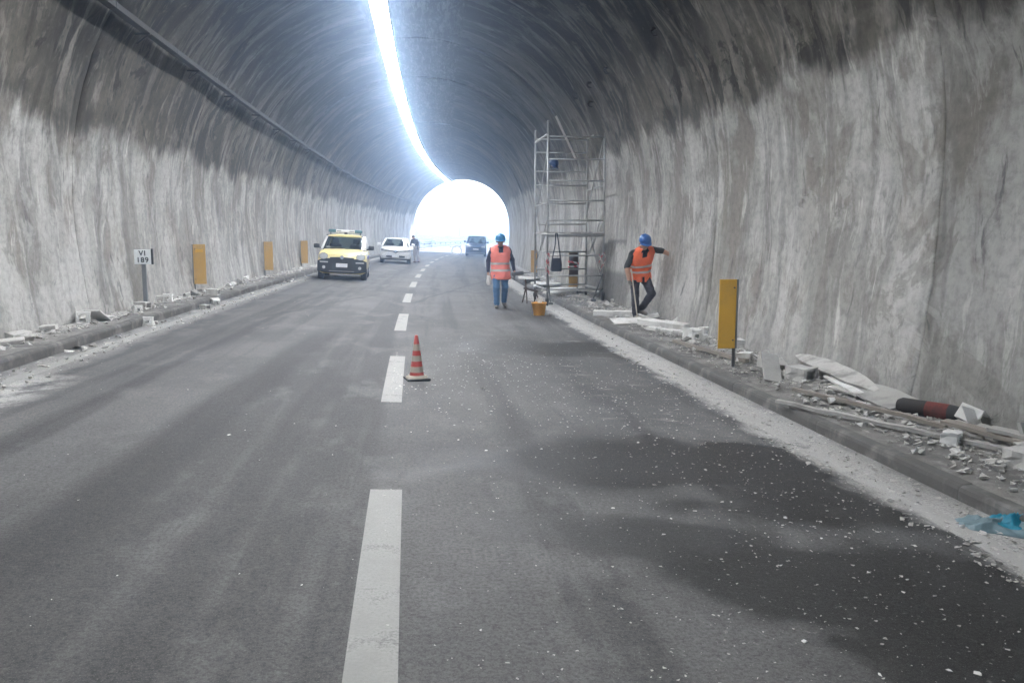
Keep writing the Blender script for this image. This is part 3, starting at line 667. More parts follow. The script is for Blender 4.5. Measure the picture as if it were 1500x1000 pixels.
def van_front(t, yn, hw):
    MB().prism(band(-0.5, 0.5, lambda x: 0.42, lambda x: 0.54), yn(0.03), 0.08).build('lower_grille', M['plastic'], t)
    MB().prism(band(-0.42, 0.42, lambda x: 0.74, lambda x: 0.82), yn(0.03), 0.06).build('grille', M['plastic'], t)
    for s_ in (-1, 1):
        MB().prism(band(s_ * 0.46, s_ * 0.84, lambda x: 0.80, lambda x: 0.90 + 0.22 * (abs(x) - 0.46), 6), yn(0.035), 0.16).build('headlight', M['lens'], t)
    MB().prism(band(-0.24, 0.24, lambda x: 0.58, lambda x: 0.69, 4), yn(0.04), 0.03).build('number_plate', M['plate'], t)
    MB().prism(band(-hw * 0.9, hw * 0.9, lambda x: 0.30, lambda x: 0.335, 8), yn(0.04), 0.04).build('lower_trim', M['lens'], t)
van = dict(L=4.1, W=1.82, H=1.82, belt=1.16, bulge=0.26, wr=0.32, axle=(0.84, 3.43), ws=(0.95, 1.55), rear=(4.05, 3.9), tumble=0.80, paint=M['c_blue'],
    stations=[(0.0, 0.70, 0.90, 0.30), (0.04, 0.88, 0.95, 0.25), (0.14, 0.98, 0.98, 0.22), (0.5, 1.08, 1.0, 0.2), (0.95, 1.15, 1.0, 0.2), (2.0, 1.16, 1.0, 0.2), (3.0, 1.16, 1.0, 0.2), (3.8, 1.16, 0.99, 0.22), (4.05, 1.1, 0.96, 0.28), (4.1, 0.95, 0.92, 0.34)], front=van_front)
l_, r_ = ground_car(2.2, 72.0, van, 0.02)
make_car('compact_van', 'dark blue compact van facing us just inside the far mouth', l_, r_, van).rotation_euler.y = 0.05

# ------------------------------------------------------------------ people
M['skin'] = plain('skin', (0.42, 0.24, 0.17), 0.55, 0, 0.12, 20); M['hair'] = plain('dark_hair', (0.02, 0.016, 0.013), 0.7); M['shoe'] = plain('work_boot', (0.16, 0.14, 0.12), 0.8, 0, 0.3, 20, 0.3, (0.35, 0.34, 0.32), 0.6)
M['navy'] = plain('navy_cloth', (0.022, 0.028, 0.055), 0.9, 0, 0.3, 12, 0.4); M['grey_cloth'] = plain('charcoal_cloth', (0.040, 0.044, 0.046), 0.9, 0, 0.3, 12, 0.4); M['jeans'] = plain('blue_jeans', (0.075, 0.165, 0.30), 0.9, 0, 0.3, 10, 0.4)
M['dark_trouser'] = plain('dark_trousers', (0.045, 0.045, 0.058), 0.9, 0, 0.35, 9, 0.4, (0.16, 0.16, 0.16), 0.35); M['pale_trouser'] = plain('pale_trousers', (0.33, 0.31, 0.33), 0.9, 0, 0.2, 10, 0.3)
M['orange'] = plain('hi_vis_orange', (0.86, 0.16, 0.055), 0.8, 0, 0.15, 7, 0.3, (0.55, 0.14, 0.07), 0.35); M['pinkor'] = plain('hi_vis_coral', (0.90, 0.24, 0.19), 0.8, 0, 0.15, 7, 0.3); M['reflect'] = plain('reflective_tape', (0.46, 0.46, 0.45), 0.4, 0.2, 0.12, 20)
M['helmet_b'] = plain('helmet_blue', (0.035, 0.12, 0.36), 0.32, 0, 0.12, 8, 0.05); M['helmet_d'] = plain('helmet_navy', (0.02, 0.06, 0.17), 0.4); M['helmet_t'] = plain('helmet_teal', (0.04, 0.20, 0.40), 0.32, 0, 0.12, 8, 0.05); M['glove'] = plain('work_glove', (0.20, 0.19, 0.18), 0.9, 0, 0.2, 20); M['eye'] = plain('eye_dark', (0.02, 0.015, 0.012), 0.3)
def V3(*a): return Vector(a)
def person(name, label, loc, rz, j, mats, vest=None, helmet=None, hair=False, vox=0.0085):
    """j: joints in metres, the figure faces -Y, +X is its left hand side seen from the front"""
    t = thing(name, label, 'person', loc, rz)
    t.scale = (1.07, 1.07, 1.0)
    segs = []          # (p0, p1, r0, r1, material key)
    g = lambda p, q, a, b, m: segs.append((Vector(p), Vector(q), a, b, m))
    pe, ch, nk, hc = (Vector(j[q]) for q in ('pelvis', 'chest', 'neck', 'head'))
    rt = Vector(j.get('right', (1, 0, 0))).normalized(); rtp = Vector(j.get('hipright', (1, 0, 0))).normalized()
    sp = lambda f: pe.lerp(ch, f)
    g(pe - rtp * 0.085, pe + rtp * 0.085, 0.115, 0.115, 'hip'); g(sp(0.45) - rt * 0.07, sp(0.45) + rt * 0.07, 0.112, 0.112, 'top'); g(pe, ch, 0.12, 0.125, 'top')
    g(ch - rt * 0.10, ch + rt * 0.10, 0.118, 0.118, 'top'); shl, shr = Vector(j['shL']), Vector(j['shR'])
    g(shl, shr, 0.068, 0.068, 'top'); g(ch, nk, 0.11, 0.062, 'top'); g(nk, hc - (hc - nk).normalized() * 0.05, 0.056, 0.055, 'skin')
    up = Vector(j['headup']).normalized(); fw = Vector(j['face']).normalized(); fw = (fw - up * fw.dot(up)).normalized(); hr = fw.cross(up)
    g(hc + up * 0.035 + fw * -0.012, hc + up * 0.045 + fw * 0.005, 0.088, 0.086, 'hair' if hair else 'skin'); g(hc - up * 0.03 + fw * 0.03, hc - up * 0.075 + fw * 0.045, 0.068, 0.05, 'skin'); g(hc + fw * 0.03, hc + fw * 0.035 + up * 0.02, 0.072, 0.07, 'skin')
    g(hc + fw * 0.092 + up * 0.012, hc + fw * 0.112 - up * 0.022, 0.012, 0.017, 'skin'); g(hc + fw * 0.088 - up * 0.058 - hr * 0.018, hc + fw * 0.088 - up * 0.058 + hr * 0.018, 0.010, 0.010, 'lip')
    for s_ in (-1, 1):
        g(hc + hr * 0.084 * s_ + up * 0.01, hc + hr * 0.09 * s_ - up * 0.025, 0.018, 0.014, 'skin'); g(hc + fw * 0.085 + hr * 0.033 * s_ + up * 0.014, hc + fw * 0.087 + hr * 0.035 * s_ + up * 0.014, 0.013, 0.013, 'eye')
    for sd_ in 'LR':
        sh, el, wr = (Vector(j[q + sd_]) for q in ('sh', 'el', 'wr')); g(sh, el, 0.068, 0.058, 'sleeve'); g(el, wr, 0.054, 0.037, 'fore')
        d = Vector(j['hd' + sd_]).normalized(); pn = Vector(j['pn' + sd_]).normalized(); pn = (pn - d * pn.dot(d)).normalized(); ax = d.cross(pn); m = 'hand'
        c = wr + d * 0.02; g(wr, c + d * 0.06, 0.028, 0.030, m)
        for i, (o, ln) in enumerate(((-0.030, 0.070), (-0.010, 0.080), (0.010, 0.075), (0.030, 0.058))):
            b = c + d * 0.055 + ax * o; g(c + d * 0.02 + ax * o * 0.8, b, 0.016, 0.0125, m); cu = j.get('curl', 0.8)
            d2 = (d * math.cos(cu) + pn * math.sin(cu)); d3 = (d * math.cos(cu * 2.1) + pn * math.sin(cu * 2.1)); k1 = b + d2 * ln * 0.5; g(b, k1, 0.0120, 0.0112, m); g(k1, k1 + d3 * ln * 0.5, 0.0110, 0.0095, m)
        tb = c + ax * -0.030 + d * 0.008; tm = tb - ax * 0.026 + d * 0.03 + pn * 0.012; g(tb, tm, 0.0155, 0.013, m); g(tm, tm + d * 0.025 + pn * 0.02, 0.0125, 0.0105, m)
        hp, kn, an = (Vector(j[q + sd_]) for q in ('hp', 'kn', 'an')); g(hp, kn, 0.104, 0.078, 'leg'); g(kn, an + V3(0, 0, 0.03), 0.077, 0.066, 'leg'); 
        ft = Vector(j['ft' + sd_]).normalized(); hl = an - V3(0, 0, 0.045) - ft * 0.045; g(an, an - V3(0, 0, 0.02), 0.046, 0.046, 'shoe'); g(hl, hl + ft * 0.12, 0.042, 0.042, 'shoe'); g(hl + ft * 0.10, hl + ft * 0.225 + V3(0, 0, j.get('toe' + sd_, 0)), 0.042, 0.034, 'shoe')
    mb = MB()
    for p, q, a, b, m in segs:
        d = q - p; L_ = d.length; qt = d.to_track_quat('Z', 'Y') if L_ > 1e-6 else Matrix.Identity(3).to_quaternion(); n = 12; prof = [(a * math.sin(x), -a * math.cos(x)) for x in (0.12, 0.55, 1.0, PI / 2)] + [(b * math.cos(x), L_ + b * math.sin(x)) for x in (0, 0.55, 1.0, 1.45)]
        mb.lathe(prof, n, Matrix.Translation(p) @ qt.to_matrix().to_4x4(), cap=True)
    me = baked(mb.mesh('body', M['skin']), [('REMESH', dict(mode='VOXEL', voxel_size=vox, use_smooth_shade=True)), ('SMOOTH', dict(factor=0.5, iterations=4))])
    nf = len(me.polygons); ce = np.zeros(nf * 3); me.polygons.foreach_get('center', ce); ce = ce.reshape(-1, 3)
    # light folds in the clothes
    best = np.full(nf, 1e9); idx = np.zeros(nf, int); keys = ['skin', 'top', 'leg', 'shoe', 'hand', 'eye', 'hair', 'fore']; km = dict(hip='leg', sleeve='top', lip='skin')
    for p, q, a, b, m in segs:
        p_, d = np.array(p), np.array(q - p); l2 = max(1e-9, d @ d); tt = np.clip((ce - p_) @ d / l2, 0, 1); dist = np.linalg.norm(ce - p_ - tt[:, None] * d, axis=1) - (a + (b - a) * tt)
        w = dist < best; best[w] = dist[w]; idx[w] = keys.index(km.get(m, m))
    me.materials.clear()
    for kk in keys: me.materials.append(mats.get(kk, M['skin']))
    me.polygons.foreach_set('material_index', idx.astype(np.int32)); me.polygons.foreach_set('use_smooth', [True] * nf)
    nv = len(me.vertices); co = np.zeros(nv * 3); no = np.zeros(nv * 3); me.vertices.foreach_get('co', co); me.vertices.foreach_get('normal', no); co = co.reshape(-1, 3); no = no.reshape(-1, 3); cl = np.zeros(nv, bool)
    for pg in me.polygons:
        if idx[pg.index] in (1, 2): cl[list(pg.vertices)] = True
    for vi in np.nonzero(cl)[0]:
        q = Vector(co[vi]); co[vi] += no[vi] * (0.011 * mnoise.noise(Vector((q.x * 9, q.y * 9, q.z * 17))) + 0.006 * mnoise.noise(q * 30))
    me.vertices.foreach_set('co', co.ravel()); me.update()
    link('body', me, t)
    if vest:
        vm, hem, top, prof, vest_bands = vest; ax = (ch - pe); L_ = ax.length; ax.normalize(); fwd = rt.cross(ax).normalized() * -1
        if fwd.y > 0: fwd = -fwd
        rows = []; N = 40; zs = []
        nr = 26
        for i in range(nr + 1):
            f = hem + (top - hem) * i / nr; a, b = interp(prof[0], f), interp(prof[1], f); c = pe + ax * L_ * f if f <= 1 else ch + (nk - ch) * (f - 1) / 0.62
            r_ = rtp.lerp(rt, max(0, min(1, f))).normalized(); ring = []
            for q in range(N):
                an = 2 * PI * q / N; fold = 1 + 0.05 * math.sin(an * 5 + 1.3 + f * 2.6) * max(0.15, 0.7 - f) + 0.03 * math.sin(an * 9 + f * 9) + 0.02 * math.sin(an * 3 - f * 14)
                x, yv = math.cos(an), math.sin(an); x = math.copysign(abs(x) ** 0.8, x); yv = math.copysign(abs(yv) ** 0.8, yv)
                ring.append(c + r_ * a * x * fold + fwd * b * yv * fold)
            rows.append(ring); zs.append(f)
        vs = [p for r in rows for p in r]; fs = []; bands = {'vest': [], 'reflective_band': []}
        for i in range(nr):
            f = (zs[i] + zs[i + 1]) / 2
            for q in range(N):
                an = 2 * PI * (q + 0.5) / N; x = math.cos(an); front = math.sin(an) > 0
                if f > 1.12 and abs(x) > 0.95 and f < 1.5: continue                            # arm holes
                if front and f > 1.0 and abs(x) < (f - 1.0) * 0.42: continue       # V neck
                if front and hem > -0.5 and f < 0.12 and abs(x - 0.05) < (0.12 - f) * 0.3: continue  # open hem
                bands['vest'].append((i * N + q, i * N + (q + 1) % N, (i + 1) * N + (q + 1) % N, (i + 1) * N + q))
        ob = MB().add(vs, bands['vest']); me = ob.mesh('vest', vm, True); me = baked(me, [('SOLIDIFY', dict(thickness=0.008, offset=1.0))]); vo = link('vest', me, t)
        for lo, hi in vest_bands:
            rr = []
            for f in (lo, hi):
                a, b = interp(prof[0], f) + 0.011, interp(prof[1], f) + 0.011; c = pe + ax * L_ * f; r_ = rtp.lerp(rt, max(0, min(1, f))).normalized(); ring = []
                for q in range(N):
                    an = 2 * PI * q / N; fold = 1 + 0.05 * math.sin(an * 5 + 1.3 + f * 2.6) * max(0.15, 0.7 - f) + 0.03 * math.sin(an * 9 + f * 9) + 0.02 * math.sin(an * 3 - f * 14); x, yv = math.cos(an), math.sin(an); x = math.copysign(abs(x) ** 0.8, x); yv = math.copysign(abs(yv) ** 0.8, yv)
                    ring.append(c + r_ * a * x * fold + fwd * b * yv * fold)
                rr.append(ring)
            MB().loft(rr, caps=False).build('reflective_band', M['reflect'], vo, True)
    if helmet:
        hm_ = Matrix.Translation(hc + up * 0.055 - fw * 0.005) @ Matrix((hr, fw, up)).transposed().to_4x4()
        mb = MB(); prof = [(0.122, -0.012), (0.125, 0.0), (0.122, 0.02), (0.116, 0.055), (0.098, 0.092), (0.066, 0.116), (0.03, 0.126), (0.004, 0.128)]
        mb.lathe(prof, 28, hm_ @ Matrix.Diagonal((0.93, 1.1, 1, 1)))
        brim = []
        for i in range(13):
            a = PI * (0.14 + 0.72 * i / 12); brim.append((math.cos(a), math.sin(a)))
        vs = [hm_ @ V3(0.112 * x, 0.132 * yv, -0.004) for x, yv in brim] + [hm_ @ V3(0.125 * x, 0.182 * yv, -0.022) for x, yv in brim] + [hm_ @ V3(0.125 * x, 0.182 * yv, -0.027) for x, yv in brim] + [hm_ @ V3(0.112 * x, 0.132 * yv, -0.012) for x, yv in brim]
        mb.add(vs, [(r * 13 + i, r * 13 + i + 1, ((r + 1) % 4) * 13 + i + 1, ((r + 1) % 4) * 13 + i) for r in range(4) for i in range(12)])
        mb.box(hm_ @ V3(0, 0, 0.122), (0.03, 0.16, 0.014), hm_.to_3x3(), bev=0.005)
        sharp(mb.build('helmet', helmet, t), 0.7)
    return t
VP = ([(-0.75, 0.225), (-0.3, 0.215), (0.1, 0.198), (0.5, 0.195), (1.0, 0.222), (1.2, 0.225), (1.45, 0.222), (1.62, 0.19), (1.76, 0.08)], [(-0.75, 0.165), (-0.3, 0.162), (0.1, 0.150), (0.5, 0.145), (1.0, 0.150), (1.2, 0.142), (1.45, 0.118), (1.62, 0.095), (1.76, 0.082)])
# worker walking towards us in the lane
j1 = dict(pelvis=(0, 0, 0.93), chest=(0, -0.01, 1.27), neck=(0, -0.03, 1.47), head=(0.0, -0.065, 1.60), headup=(0, -0.18, 1), face=(0, -1, -0.25), shL=(-0.175, -0.01, 1.405), shR=(0.175, 0.0, 1.405),
          elL=(-0.265, 0.03, 1.13), wrL=(-0.275, -0.07, 0.885), hdL=(-0.02, -0.25, -1), pnL=(1, -0.2, 0), elR=(0.275, 0.06, 1.14), wrR=(0.31, -0.06, 0.91), hdR=(0.15, -0.35, -1), pnR=(-1, -0.2, 0), curl=0.9,
          hpL=(-0.09, 0, 0.90), knL=(-0.095, -0.13, 0.50), anL=(-0.085, -0.10, 0.088), ftL=(-0.12, -1, 0), hpR=(0.09, 0.0, 0.90), knR=(0.105, 0.0, 0.50), anR=(0.10, 0.22, 0.13), ftR=(0.12, -1, -0.28), right=(1, 0.08, 0))
W1 = P(2.13, 19.66)
person('person', 'worker in blue-green helmet, coral vest and blue jeans walking along the right lane', W1, -0.06, j1, dict(top=M['navy'], leg=M['jeans'], shoe=M['shoe'], hand=M['skin'], fore=M['navy'], eye=M['eye'], hair=M['hair']), (M['pinkor'], -0.68, 1.76, VP, ((0.36, 0.50), (-0.12, 0.03))), M['helmet_t'])
M['steel'] = plain('tool_steel', (0.16, 0.16, 0.165), 0.4, 0.7)
def held(name, mb, mat, label, cat, base, rz):
    o = mb.build(name, mat); o.location = base; o.rotation_euler = (0, 0, rz); return tag(o, label, cat)
held('hammer_drill', MB().box((0.40, -0.22, 0.84), (0.30, 0.07, 0.09), Matrix.Rotation(-0.12, 3, 'Y'), bev=0.02).tube((0.30, -0.13, 0.80), (0.34, -0.20, 0.83), 0.022).tube((0.52, -0.22, 0.85), (0.74, -0.24, 0.87), 0.016, 0.01).box((0.33, -0.17, 0.74), (0.05, 0.06, 0.12), bev=0.012), M['steel'], 'grey power drill held in the walking worker\'s hand by the kerb', 'drill', W1, -0.06)
held('rag', MB().loft([[V3(-0.285 + r * math.cos(a) * 1.0 + 0.015 * math.sin(3 * a + z * 20), -0.12 + r * 0.7 * math.sin(a), z) for a in (0, 0.9, 1.8, 2.7, 3.6, 4.5, 5.4)] for r, z in ((0.02, 0.82), (0.035, 0.78), (0.05, 0.70), (0.055, 0.62), (0.03, 0.56))]), plain('pale_rag', (0.62, 0.58, 0.56), 0.95), 'pale rag hanging from the walking worker\'s other hand', 'rag', W1, -0.06)
# worker probing the right wall
j2 = dict(pelvis=(0.02, 0.02, 0.92), chest=(0.02, -0.09, 1.25), neck=(0.035, -0.17, 1.43), head=(0.03, -0.25, 1.545), headup=(0.02, -0.55, 1), face=(0.05, -1, -0.75), shL=(-0.165, -0.15, 1.345), shR=(0.20, -0.13, 1.43),
          elL=(-0.27, -0.14, 1.07), wrL=(-0.245, -0.22, 0.83), hdL=(0.08, -0.2, -1), pnL=(0.6, -0.8, 0), elR=(0.42, -0.12, 1.385), wrR=(0.585, -0.19, 1.30), hdR=(1, -0.3, -0.30), pnR=(0, -0.3, -1), curl=0.55,
          hpL=(-0.07, 0.02, 0.89), knL=(-0.075, -0.05, 0.49), anL=(-0.045, 0.0, 0.092), ftL=(-0.1, -1, 0), hpR=(0.11, 0.02, 0.89), knR=(0.235, -0.10, 0.53), anR=(0.075, 0.02, 0.20), ftR=(0.25, -1, -0.12), right=(1, 0.05, 0.20), hipright=(1, 0, 0.04))
W2 = P(4.63, 16.15, dz=0.0)
person('person', 'worker in blue helmet and orange vest reaching one hand to the right wall', W2, 0.0, j2, dict(top=M['grey_cloth'], leg=M['dark_trouser'], shoe=M['shoe'], hand=M['glove'], fore=M['skin'], eye=M['eye'], hair=M['hair']), (M['orange'], -0.30, 1.76, VP, ((0.56, 0.69), (0.22, 0.35))), M['helmet_b'])
tag(MB().tube(W2 + V3(-0.235, -0.27, 1.05), W2 + V3(-0.10, -0.33, 0.05), 0.013, 0.013).build('probing_stick', plain('pale_wood', (0.55, 0.50, 0.42), 0.8)), 'thin pale stick held upright by the worker at the wall', 'stick')
held('chisel', MB().tube((0.64, -0.29, 1.22), (0.70, -0.22, 1.33), 0.022).tube((0.70, -0.22, 1.33), (0.735, -0.18, 1.40), 0.012, 0.006), M['steel'], 'short dark chisel in the hand touching the right wall', 'chisel', W2, 0)
# bystander by the white car, seen from behind, leaning to its door
j3 = dict(pelvis=(0, 0.02, 0.92), chest=(-0.02, -0.10, 1.24), neck=(-0.03, -0.18, 1.42), head=(-0.035, -0.26, 1.53), headup=(0, -0.45, 1), face=(-0.1, -1, -0.5), shL=(-0.19, -0.15, 1.36), shR=(0.17, -0.14, 1.36),
          elL=(-0.29, -0.22, 1.12), wrL=(-0.24, -0.42, 1.02), hdL=(0, -1, -0.2), pnL=(1, 0, 0), elR=(0.28, -0.12, 1.10), wrR=(0.20, -0.32, 0.98), hdR=(-0.3, -1, -0.1), pnR=(-1, 0, 0), curl=0.7,
          hpL=(-0.09, 0.02, 0.89), knL=(-0.10, -0.03, 0.48), anL=(-0.11, 0.08, 0.09), ftL=(-0.1, -1, 0), hpR=(0.09, 0.02, 0.89), knR=(0.10, -0.05, 0.48), anR=(0.10, 0.03, 0.09), ftR=(0.1, -1, 0))
M['shoe_red'] = plain('brown_shoe', (0.16, 0.08, 0.06), 0.7)
person('person', 'bystander in navy jacket and pale trousers stooping beside the white car', P(-0.98, 50.3), -2.45, j3, dict(top=M['navy'], leg=M['pale_trouser'], shoe=M['shoe_red'], hand=M['skin'], fore=M['navy'], eye=M['eye'], hair=M['hair']), None, None, True, 0.012)

# ------------------------------------------------------------------ scaffold tower
M['alu'] = plain('scaffold_tube', (0.40, 0.41, 0.41), 0.5, 0.55, 0.2, 8, 0.1, (0.24, 0.23, 0.22), 0.6)
M['deck'] = plain('scaffold_deck', (0.33, 0.32, 0.30), 0.8, 0.1, 0.25, 6)
yf, yb = 20.9, 22.9
SX0, SX1 = xc(21) + 3.46, xc(21) + 4.93
scf = thing('scaffold_tower', 'tall grey metal scaffold tower on castors astride the right kerb', 'scaffold', ((SX0 + SX1) / 2, (yf + yb) / 2, -0.1), 0)
sx, sy = (SX1 - SX0) / 2, (yb - yf) / 2
zb0 = 0.28
tops = {(-1, -1): 4.62, (1, -1): 4.66, (-1, 1): 4.62, (1, 1): 4.45}
for (a, b), zt in tops.items(): MB().tube((a * sx, b * sy, zb0), (a * sx, b * sy, zt), 0.025, n=10).build('post', M['alu'], scf, True)
for b, zs in ((-1, (0.36, 0.70, 1.22, 1.72, 2.12, 2.62, 3.12, 3.66, 4.22)), (1, (0.36, 0.80, 1.28, 2.05, 2.62, 3.12, 3.50, 4.02, 4.38))):
    for z in zs: MB().tube((-sx, b * sy, z), (sx, b * sy, z), 0.02, n=8).build('rung', M['alu'], scf, True)
for a in (-1, 1):
    for z0, z1, f in ((0.5, 2.3, 1), (2.3, 0.9, 1), (2.2, 4.2, -1), (1.0, 2.0, -1)):
        MB().tube((a * (sx - 0.03), -f * sy, z0), (a * (sx - 0.03), f * sy, z1), 0.015, n=6).build('brace', M['alu'], scf, True)
    MB().tube((a * sx, -sy, 4.28 if a < 0 else 4.42), (a * sx, sy, 4.28 if a < 0 else 4.42), 0.028, n=8).build('guard_bar', M['alu'], scf, True)
    MB().tube((a * sx, -sy, 0.34), (a * sx, sy, 0.34), 0.025, n=8).build('base_bar', M['alu'], scf, True)
    MB().tube((a * sx, -sy, 2.55 if a < 0 else 3.0), (a * sx, sy, 2.55 if a < 0 else 3.0), 0.018, n=8).build('side_bar', M['alu'], scf, True)
MB().tube((-sx - 0.16, -sy - 0.03, 1.76), (sx + 0.02, -sy - 0.03, 1.76), 0.03, n=8).build('deck_ledger', M['alu'], scf, True)
for i in range(5):
    xx = -sx + 0.13 + i * (2 * sx - 0.26) / 4; MB().box((xx, 0, 1.80), (0.27, 2 * sy + 0.1, 0.045), bev=0.008).build('deck_board', M['deck'], scf)
for (a, b) in tops:
    gzv = (0.27 if a > 0 else -0.0) * 0; zg = (-0.17 if a < 0 else -0.045) + 0.1
    c = link('castor', None, scf); c.location = (a * sx, b * sy, zg)
    MB().tube((-0.022, 0, 0.09), (0.022, 0, 0.09), 0.09, n=18).build('wheel', M['tyre'], c, True)
    MB().box((0, 0.02, 0.15), (0.09, 0.09, 0.1)).tube((0, 0, 0.17), (0, 0, zb0 - zg + 0.05), 0.022).build('fork', M['zinc_dark'], c)
for a, dx in ((-1, -0.05), (1, -0.42)):
    MB().tube((a * sx, -sy, 0.75), (a * sx + dx, -sy - 0.75, 0.10 if a < 0 else 0.17), 0.02, n=6).tube((a * sx, -sy, 0.36), (a * sx + dx * 0.8, -sy - 0.6, 0.22), 0.016, n=6).box((a * sx + dx, -sy - 0.75, 0.05 if a < 0 else 0.12), (0.12, 0.12, 0.06), bev=0.02).build('outrigger', M['zinc_dark'], scf)
so_ = scf.location.copy()
def onsc(x, yv, z): return so_ + V3(x, yv, z)
tag(MB().box((0, 0, 0), (0.055, 0.03, 1.25), Matrix.Rotation(-0.46, 3, 'Y')).build('loose_plank', plain('pale_plank', (0.52, 0.50, 0.47), 0.8)), 'pale plank leaning across the top of the scaffold tower', 'plank').location = onsc(-0.02, 0.3, 4.35)
# blue helmet hung on the tower
hb = MB().lathe([(0.122, -0.012), (0.125, 0.0), (0.116, 0.055), (0.098, 0.092), (0.06, 0.118), (0.004, 0.128)], 24, Matrix.Diagonal((0.95, 1.1, 1.1, 1)))
hb.box((0, -0.15, -0.01), (0.17, 0.1, 0.012), bev=0.004).path([V3(-0.09, 0, 0), V3(-0.05, -0.03, -0.10), V3(0.05, -0.03, -0.10), V3(0.09, 0, 0)], 0.008, 5)
o = tag(sharp(hb.build('spare_helmet', M['helmet_b'])), 'spare blue helmet hanging high inside the scaffold tower', 'helmet'); o.data.materials[0] = M['helmet_d']; o.location = onsc(-sx + 0.16, -sy + 0.1, 3.54); o.rotation_euler = (0.5, 0.25, 0.3); o.scale = (1.05,) * 3
# black bag on straps
M['bag'] = plain('black_bag', (0.018, 0.022, 0.035), 0.85, 0, 0.3, 10, 0.4)
bgt = thing('shoulder_bag', 'black cloth bag hanging by its straps from the scaffold deck', 'bag', onsc(-0.52, -sy - 0.06, 0.0))
MB().loft([[V3(x * w + 0.012 * math.sin(z * 40), yv * d, z) for x, yv in ((-1, -0.6), (-0.6, -1), (0.6, -1), (1, -0.6), (1, 0.6), (0.6, 1), (-0.6, 1), (-1, 0.6))] for w, d, z in ((0.125, 0.05, 0.82), (0.14, 0.075, 0.86), (0.135, 0.08, 1.0), (0.12, 0.06, 1.12), (0.10, 0.025, 1.16))]).build('pouch', M['bag'], bgt, True)
MB().box((0, -0.075, 1.05), (0.22, 0.02, 0.12), bev=0.008).build('flap', M['bag'], bgt)
MB().path([V3(-0.10, 0, 1.13), V3(-0.03, -0.02, 1.50), V3(-0.02, -0.03, 1.79), V3(0.02, -0.03, 1.79), V3(0.05, -0.02, 1.60), V3(0.12, 0, 1.13)], 0.014, 6).build('strap', M['bag'], bgt)
# barrier tape
k = NT('barrier_tape'); v = k.n('SeparateXYZ', [k.obj()]); w = k.m2('FRACT', k.mul(k.add(v.outputs[0], k.add(v.outputs[2], v.outputs[1])), 4.5)); M['tape'] = k.out(k.mix(k.m2('GREATER_THAN', w, 0.5), (0.72, 0.70, 0.68), (0.62, 0.05, 0.05)), 0.5)
def ribbon(pts, w):
    mb = MB(); n = len(pts); rings = [[Vector(p) + V3(0, 0, w / 2), Vector(p) + V3(0.003, 0.004, w / 2), Vector(p) + V3(0.003, 0.004, -w / 2), Vector(p) + V3(0, 0, -w / 2)] for p in pts]; return mb.loft(rings)
tp = [P(4.62, 23.6) + V3(0.16 * math.cos(q), 0.06 * math.sin(q), 0.92 + 0.06 * math.sin(q * 0.5) - 0.05 * i / 20) for i, q in enumerate([2 * PI * 2 * i / 28 for i in range(29)])]
tag(ribbon(tp, 0.05).build('barrier_tape', M['tape']), 'red and white tape wound round the panel behind the scaffold', 'tape')
for a, lab in ((-1, 'tangled red and white tape tied to the left scaffold post'), (1, 'loop of red and white tape hanging from the right scaffold post')):
    c = onsc(a * sx, -sy - 0.04, 1.15); mb = MB()
    for q in range(4): mb.add(*(lambda z: (z.v, z.f))(ribbon([c + V3(0.05 * math.sin(i * 0.9 + q * 1.7) - (0.08 if a > 0 else 0.0) * (q % 2), 0.02 * math.cos(i + q), 0.16 - i * 0.085 - q * 0.02) for i in range(5 + q % 2 + (2 if a < 0 else 0))], 0.04)))
    tag(mb.build('tape_tangle', M['tape']), lab, 'tape')

# ------------------------------------------------------------------ marker panels, sign, cone, bucket
M['ochre'] = plain('reflector_ochre', (0.68, 0.39, 0.05), 0.55, 0, 0.1, 5, 0.2, (0.46, 0.30, 0.10), 0.45); M['ochre_d'] = plain('dusty_ochre', (0.52, 0.32, 0.095), 0.7, 0, 0.15, 5, 0.15, (0.42, 0.36, 0.30), 0.5); M['brown'] = plain('dark_brown', (0.085, 0.06, 0.05), 0.8, 0, 0.2, 5)
M['post_g'] = plain('painted_post', (0.20, 0.21, 0.22), 0.6, 0.3)
def marker(label, off, y, w, h, z0, mat, side=1, rz=0.0, dark_top=None, yellow_strip=False):
    t = thing('marker_panel', label, 'marker panel', P(off, y), rz - hd(y), 'tunnel marker panels')
    MB().tube((side * w / 2, 0.03, -0.05), (side * w / 2, 0.03, z0 + h), 0.024, n=8).build('post', M['post_g'], t, True)
    MB().box((0, 0, z0 + h / 2), (w, 0.022, h), bev=0.004).build('panel', mat, t)
    MB().box((side * (w / 2 + 0.012), 0.012, z0 + h / 2), (0.02, 0.06, h)).build('edge_channel', M['post_g'], t)
    for zz in (0.12, 0.88): MB().tube((side * w * 0.36, -0.011, z0 + h * zz), (side * w * 0.36, -0.018, z0 + h * zz), 0.011, n=8).build('bolt', M['zinc_dark'], t)
    if dark_top: MB().box((0, -0.015, z0 + h * 0.66), (w * 0.99, 0.006, h * 0.66)).build('dark_upper', M['brown'], t)  # darker brown sheet over the upper part of the panel
    if yellow_strip: MB().box((0, -0.014, z0 + h * 0.84), (w * 0.62, 0.005, 0.07)).build('clean_strip', M['ochre'], t)
    return t
marker('large clean ochre marker panel on a post by the right kerb, nearest of all', 4.15, 10.05, 0.225, 0.89, 0.25, M['ochre'])
marker('marker panel seen through the scaffold, dark above and ochre below', 4.62, 23.6, 0.26, 1.0, 0.22, M['ochre_d'], 1, 0, True)
marker('brownish marker panel by the right wall between walking worker and scaffold', 4.62, 33.5, 0.26, 0.9, 0.22, M['ochre_d'])
marker('dusty ochre marker panel with a clean strip, nearest of those along the left wall', -4.72, 19.3, 0.26, 0.89, 0.2, M['ochre_d'], -1, 0.15, False, True)
